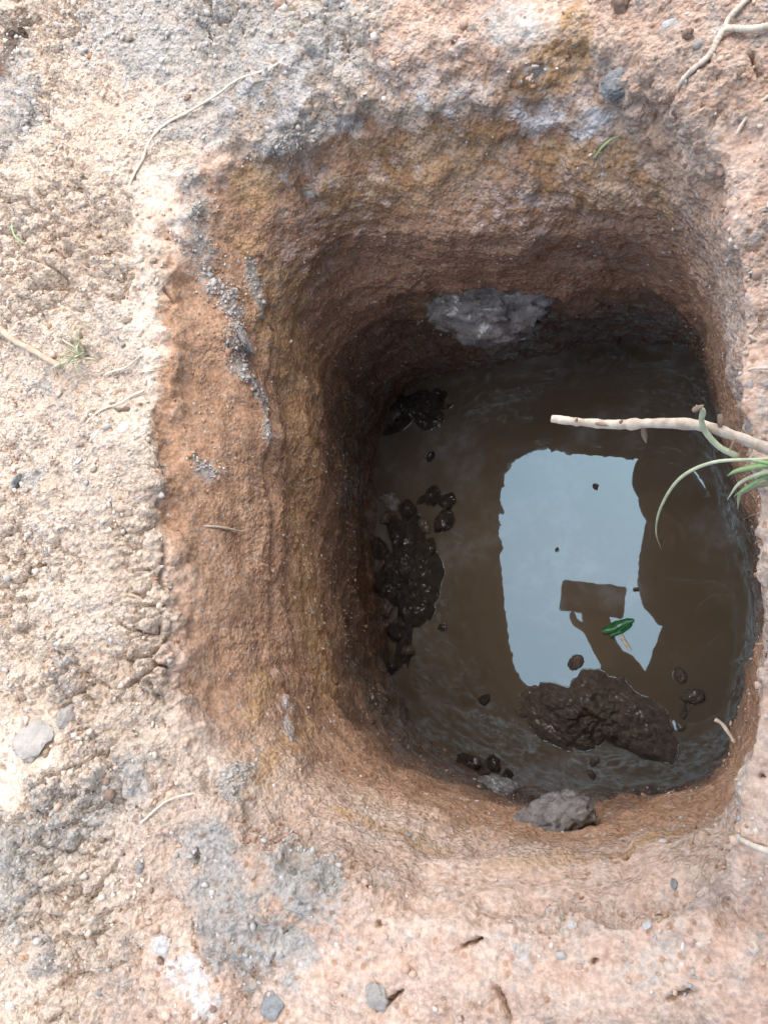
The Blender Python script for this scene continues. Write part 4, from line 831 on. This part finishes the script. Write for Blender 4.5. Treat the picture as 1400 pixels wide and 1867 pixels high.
# ---------------------------------------------------------------- loose clods and crumbs of soil
Rr = np.hypot(GV[:, 0]-PIT_C[0], GV[:, 1]-PIT_C[1])
cand = np.nonzero((Rr < 0.80) & (GV[:, 2] > -0.012) & (GV[:, 0] < 0.05))[0]
wgt = np.ones(len(cand)); wgt *= 1 + 1.5*(GV[cand, 0] < -0.40); wgt *= 0.3 + sstep(-0.3, 0.5, fbm(GV[cand], 0.05, 3, 301)); wgt *= Rr[cand]; wgt /= wgt.sum()
var = {kk: [lump_mesh('soil_clod', 3, 200+7*j+ord(kk[0]), 0.34, 0.75, 0.4, mt, 0.22) for j in range(5)] for kk, mt in M_CLOD.items()}
LABS = {'pale': 'loose cream crumb of dry soil on the pale ground left of the pit', 'grey': 'loose grey crumb of soil on the ground beside the pit',
        'pink': 'loose pinkish crumb of soil on the ground beside the pit', 'brown': 'loose brown crumb of soil on the ground beside the pit'}
pick = rng.choice(cand, 190, replace=False, p=wgt)
for j, v in enumerate(pick):
    p = Vector(GV[v]); q, n = snap(p); left_ = p.x < -0.42
    kk = rng.choice(['pale', 'grey', 'pink', 'brown'], p=[.78, .18, 0, .04] if left_ else [0.0, .25, .70, .05])
    o = place('soil_clod', var[kk][j % 5], q, n, float(np.clip(rng.lognormal(math.log(0.0031), 0.28), 0.0022, 0.0058)), float(rng.uniform(0, 6.28)), 0.42, tuple(rng.uniform(0.75, 1.25, 3)))
    tag(o, LABS[kk], 'soil crumb', 'loose soil crumbs on the ground')

def crumbs(name, count, zlo, zhi, smin, smax, seed, lab, sel=None):
    r = np.random.default_rng(seed)
    c = np.nonzero((Rr < 0.80) & (GV[:, 2] > zlo) & (GV[:, 2] < zhi) & (GV[:, 0] < 0.06))[0]
    w = 0.15 + sstep(-0.35, 0.6, fbm(GV[c], 0.035, 3, seed)); w *= Rr[c]*np.where(GV[c, 0] > -0.38, 0.5, 1.0)
    if sel is not None: w = np.where(GZ[c, 0] > sel, GZ[c, 0]*w, 0)
    w /= w.sum()
    pk = r.choice(c, count, p=w); P = GV[pk] + r.normal(0, 0.0006, (count, 3))
    V0, F0 = ICO[1]; V0 = V0.astype(np.float32); nv = len(V0); F0 = np.array(F0)
    s = np.clip(r.lognormal(math.log(smin), 0.45, count), smin*0.5, smax)
    Vv = V0[None]*(1+0.5*r.uniform(-1, 1, (count, nv, 1)))*s[:, None, None]*r.uniform(0.55, 1.35, (count, 1, 3)) + P[:, None, :]
    FF = (F0[None] + (np.arange(count)*nv)[:, None, None]).reshape(-1, 3)
    me = bpy.data.meshes.new(name); me.vertices.add(count*nv); me.vertices.foreach_set('co', Vv.astype(np.float32).ravel())
    nf = len(FF); me.loops.add(nf*3); me.loops.foreach_set('vertex_index', FF.astype(np.int32).ravel()); me.polygons.add(nf); me.polygons.foreach_set('loop_start', np.arange(0, nf*3, 3, dtype=np.int32)); me.update(calc_edges=True)
    pal = np.array([PALE, (0.52, 0.42, 0.33), PINK, (0.43, 0.40, 0.36), BROWN, (0.60, 0.53, 0.46)]); x = P[:, 0]
    pr = np.array([.42, .25, .08, .17, .05, .03]) if zlo > -0.02 else np.array([.05, .05, .18, .22, .47, .03])
    cc = pal[r.choice(6, count, p=pr)]*r.uniform(0.8, 1.15, (count, 1)); right = (x > -0.38) & (r.uniform(0, 1, count) < 0.6) & (zlo > -0.02)
    cc[right] = np.array(PINK)*r.uniform(0.85, 1.2, (right.sum(), 1))
    gz = GZ[pk, 0] > r.uniform(0.25, 0.8, count); cc[gz] = np.array((0.41, 0.375, 0.33))*r.uniform(0.75, 1.15, (gz.sum(), 1))
    ca = np.ones((count, nv, 4), np.float32); ca[:, :, :3] = cc[:, None, :]
    a = me.attributes.new('tint', 'FLOAT_COLOR', 'POINT'); a.data.foreach_set('color', ca.ravel())
    me.materials.append(M_CRUMB); o = bpy.data.objects.new(name, me); col.objects.link(o); o['kind'] = 'stuff'; o['label'] = lab; o['category'] = 'soil crumbs'; return o
M_CRUMB, nt_, b_ = new_mat('soil_crumbs')
at_ = nd(nt_, 'ShaderNodeAttribute', attribute_name='tint'); nt_.links.new(at_.outputs['Color'], b_.inputs['Base Color']); b_.inputs['Roughness'].default_value = 0.95; b_.inputs['Specular IOR Level'].default_value = 0.1
g_ = nt_.nodes.new('ShaderNodeNewGeometry'); nt_.links.new(bump(nt_, tex_noise(nt_, g_.outputs['Position'], 900, 3), 0.5, 0.0008), b_.inputs['Normal'])
crumbs('soil_crumbs', 15000, -0.012, 0.05, 0.0012, 0.0036, 5, 'fine loose crumbs of dry soil covering the ground')
crumbs('clay_crumbs', 2400, -0.22, -0.012, 0.0009, 0.0034, 8, 'grey clay crumbs sticking to the left pit wall in a streak', 0.18)
crumbs('soil_grains', 5000, -0.42, -0.012, 0.0007, 0.0020, 6, 'fine grains of soil sticking to the pit walls')

# ---------------------------------------------------------------- the photographer, seen only as a reflection in the water
def skin_mesh(name, J, E, mat, parent, sub=2):
    """J: name -> (x, y, z, rx, ry); E: edges; grown with a Skin modifier"""
    keys = list(J); me = bpy.data.meshes.new(name); me.from_pydata([J[k_][:3] for k_ in keys], [(keys.index(a), keys.index(b)) for a, b in E], [])
    o = bpy.data.objects.new(name, me); col.objects.link(o); o.parent = parent; o.matrix_parent_inverse = Matrix.Translation(-Vector(parent.location))
    md = o.modifiers.new('skin', 'SKIN'); md.use_smooth_shade = True
    for i, k_ in enumerate(keys):
        v = me.skin_vertices[0].data[i]; v.radius = J[k_][3:5]; v.use_root = (i == 0)
    s = o.modifiers.new('subdivision', 'SUBSURF'); s.levels = sub; s.render_levels = sub
    me.materials.append(mat); return o
M_SKIN = plain_mat('skin', (0.30, 0.17, 0.11), 0.55, 0.1, 60, 0.1, 0.001)
M_SHIRT = plain_mat('dark_shirt_cloth', (0.055, 0.045, 0.040), 0.9, 0.3, 60, 0.3, 0.002)
M_TROUS = plain_mat('dark_trouser_cloth', (0.045, 0.048, 0.06), 0.9, 0.3, 60, 0.3, 0.002)
M_SHOE = plain_mat('dark_shoe', (0.03, 0.027, 0.025), 0.6, 0.3, 80)
M_HAIR = plain_mat('dark_hair', (0.015, 0.012, 0.010), 0.6, 0.3, 200)
M_PHONE = plain_mat('phone_body', (0.03, 0.03, 0.033), 0.35, 0.1, 30, 0.02, 0.0005, 0.5)

pe = group_at('person', (0.42, 0.26, 0.0), 'person in dark clothes crouching over the water, seen as a dark reflection', 'person')
J = {'pelvis': (0.40, 0.24, 0.50, .12, .15), 'belly': (0.16, 0.19, 0.70, .13, .20), 'chest': (-0.06, 0.25, 0.77, .13, .205), 'collar': (-0.045, 0.25, 0.88, .07, .10),
     'neck': (-0.06, 0.245, 0.92, .05, .05), 'head': (-0.065, 0.235, 0.985, .082, .080), 'crown': (-0.09, 0.23, 1.02, .062, .062), 'jaw': (-0.125, 0.23, 0.95, .042, .042),
     'sh_l': (-0.07, 0.43, 0.83, .062, .062), 'el_l': (-0.145, 0.51, 0.66, .052, .052), 'wr_l': (-0.155, 0.37, 0.61, .032, .032), 'ha_l': (-0.12, 0.32, 0.60, .034, .022),
     'sh_r': (-0.06, 0.07, 0.81, .062, .062), 'el_r': (-0.165, -0.175, 0.66, .062, .062), 'wr_r': (-0.275, 0.005, 0.565, .032, .032), 'ha_r': (-0.288, 0.060, 0.545, .036, .022),
     'hp_l': (0.42, 0.34, 0.48, .09, .09), 'kn_l': (0.16, 0.42, 0.55, .064, .064), 'an_l': (0.42, 0.41, 0.09, .042, .042), 'to_l': (0.26, 0.42, 0.035, .035, .030),
     'hp_r': (0.42, 0.12, 0.48, .09, .09), 'kn_r': (-0.085, -0.18, 0.70, .14, .14), 'an_r': (0.42, -0.02, 0.09, .042, .042), 'to_r': (0.26, -0.03, 0.035, .035, .030)}
E_ = [('pelvis', 'belly'), ('belly', 'chest'), ('chest', 'collar'), ('collar', 'neck'), ('neck', 'head'), ('head', 'crown'), ('head', 'jaw'), ('chest', 'sh_l'), ('sh_l', 'el_l'), ('el_l', 'wr_l'), ('wr_l', 'ha_l'),
      ('chest', 'sh_r'), ('sh_r', 'el_r'), ('el_r', 'wr_r'), ('wr_r', 'ha_r'), ('pelvis', 'hp_l'), ('hp_l', 'kn_l'), ('kn_l', 'an_l'), ('an_l', 'to_l'), ('pelvis', 'hp_r'), ('hp_r', 'kn_r'), ('kn_r', 'an_r'), ('an_r', 'to_r')]
def fingers(h, axis, across, curl, tag_):
    """five unequal bent fingers rooted in the palm h"""
    h, axis, across, curl = map(Vector, (h, axis, across, curl))
    for i, (off, L) in enumerate(((-0.027, 0.062), (-0.009, 0.072), (0.009, 0.068), (0.026, 0.054))):
        b = h + across*off + axis*0.026; c = b + axis*L*0.45 + curl*0.010; d = c + axis*L*0.25 + curl*L*0.35; e = d + curl*L*0.35 - axis*0.004
        ks = []
        for nme, p, r in (('a', b, .0095), ('b', c, .0088), ('c', d, .008), ('d', e, .0068)):
            kk_ = '%s%d%s' % (tag_, i, nme); J[kk_] = (*p, r, r); ks.append(kk_)
        E_.append((tag_, ks[0])); E_.extend(zip(ks[:-1], ks[1:]))
    b = h + across*(-0.034) - axis*0.006; c = b - across*0.020 + axis*0.022 + curl*0.008; d = c + axis*0.026 + curl*0.014; ks = []
    for nme, p, r in (('a', b, .012), ('b', c, .0105), ('c', d, .0085)):
        kk_ = tag_+'t'+nme; J[kk_] = (*p, r, r); ks.append(kk_)
    E_.append((tag_, ks[0])); E_.extend(zip(ks[:-1], ks[1:]))
fingers(J['ha_r'][:3], (-0.1, 0.95, -0.25), (1, 0.1, 0), (0, -0.2, -0.95), 'ha_r')
fingers(J['ha_l'][:3], (-0.2, -0.95, -0.2), (-1, 0.2, 0), (0, 0.2, -0.95), 'ha_l')
skin_mesh('body', J, E_, M_SKIN, pe)
def sub_skin(name, keys, edges, grow, mat, extra=None):
    j = {k_: (*J[k_][:3], J[k_][3]+grow, J[k_][4]+grow) for k_ in keys}
    if extra: j.update(extra)
    return skin_mesh(name, j, edges, mat, pe)
sub_skin('shirt', ['chest', 'pelvis', 'belly', 'collar', 'sh_l', 'el_l', 'sh_r', 'el_r'], [('pelvis', 'belly'), ('belly', 'chest'), ('chest', 'collar'), ('chest', 'sh_l'), ('sh_l', 'el_l'), ('el_l', 'cu_l'), ('chest', 'sh_r'), ('sh_r', 'el_r'), ('el_r', 'cu_r'), ('belly', 'hem'), ('chest', 'side_r'), ('chest', 'side_l')], 0.016, M_SHIRT,
         {'side_r': (-0.10, 0.03, 0.76, .16, .16), 'side_l': (-0.04, 0.42, 0.75, .13, .13), 'hem': (-0.005, 0.01, 0.72, .20, .20), 'cu_l': (-0.155, 0.40, 0.61, .048, .048), 'cu_r': (-0.265, -0.012, 0.575, .048, .048)})
sub_skin('trousers', ['pelvis', 'hp_l', 'kn_l', 'hp_r', 'kn_r'], [('pelvis', 'hp_l'), ('hp_l', 'kn_l'), ('kn_l', 'ct_l'), ('pelvis', 'hp_r'), ('hp_r', 'kn_r'), ('kn_r', 'ct_r')], 0.018, M_TROUS,
         {'ct_l': (0.41, 0.412, 0.13, .06, .06), 'ct_r': (0.41, -0.02, 0.13, .06, .06)})
for s_ in 'lr':
    a_, t_ = J['an_'+s_], J['to_'+s_]
    skin_mesh('shoe', {'a': (a_[0]+0.03, a_[1], 0.045, .045, .042), 'b': (a_[0]-0.06, a_[1], 0.042, .043, .040), 'c': (t_[0], t_[1], 0.034, .042, .031)}, [('a', 'b'), ('b', 'c')], M_SHOE, pe)
skin_mesh('hair', {'a': (-0.045, 0.238, 1.01, .078, .082), 'b': (-0.085, 0.235, 1.05, .062, .066), 'c': (-0.02, 0.24, 0.965, .056, .062)}, [('a', 'b'), ('a', 'c')], M_HAIR, pe)
for dy in (-0.03, 0.03):
    me = lump_mesh('eye', 2, 5, 0.0, 1.0, 0, M_QUARTZ); e_ = bpy.data.objects.new('eye', me); col.objects.link(e_); e_.parent = pe; e_.matrix_parent_inverse = Matrix.Translation(-Vector(pe.location)); e_.location = (-0.145, 0.233+dy, 0.975); e_.scale = (0.011,)*3
# phone in the right hand
bm = bmesh.new(); bmesh.ops.create_cube(bm, size=1.0); bmesh.ops.scale(bm, vec=(0.165, 0.082, 0.009), verts=bm.verts); bmesh.ops.bevel(bm, geom=bm.edges[:], offset=0.003, segments=2, affect='EDGES')
me = bpy.data.meshes.new('phone'); bm.to_mesh(me); bm.free(); me.materials.append(M_PHONE)
ph = group_at('phone', (-0.297, 0.127, 0.525), 'dark phone held out over the water, seen as a dark reflection', 'phone')
pb = bpy.data.objects.new('case', me); col.objects.link(pb); pb.parent = ph; pb.rotation_euler = (0.05, 0.05, -0.12)
bm = bmesh.new(); bmesh.ops.create_cone(bm, cap_ends=True, segments=20, radius1=0.007, radius2=0.006, depth=0.003); me = bpy.data.meshes.new('lens'); bm.to_mesh(me); bm.free(); me.materials.append(M_PHONE)
ln = bpy.data.objects.new('lens', me); col.objects.link(ln); ln.parent = ph; ln.location = (0.06, 0.015, -0.009)
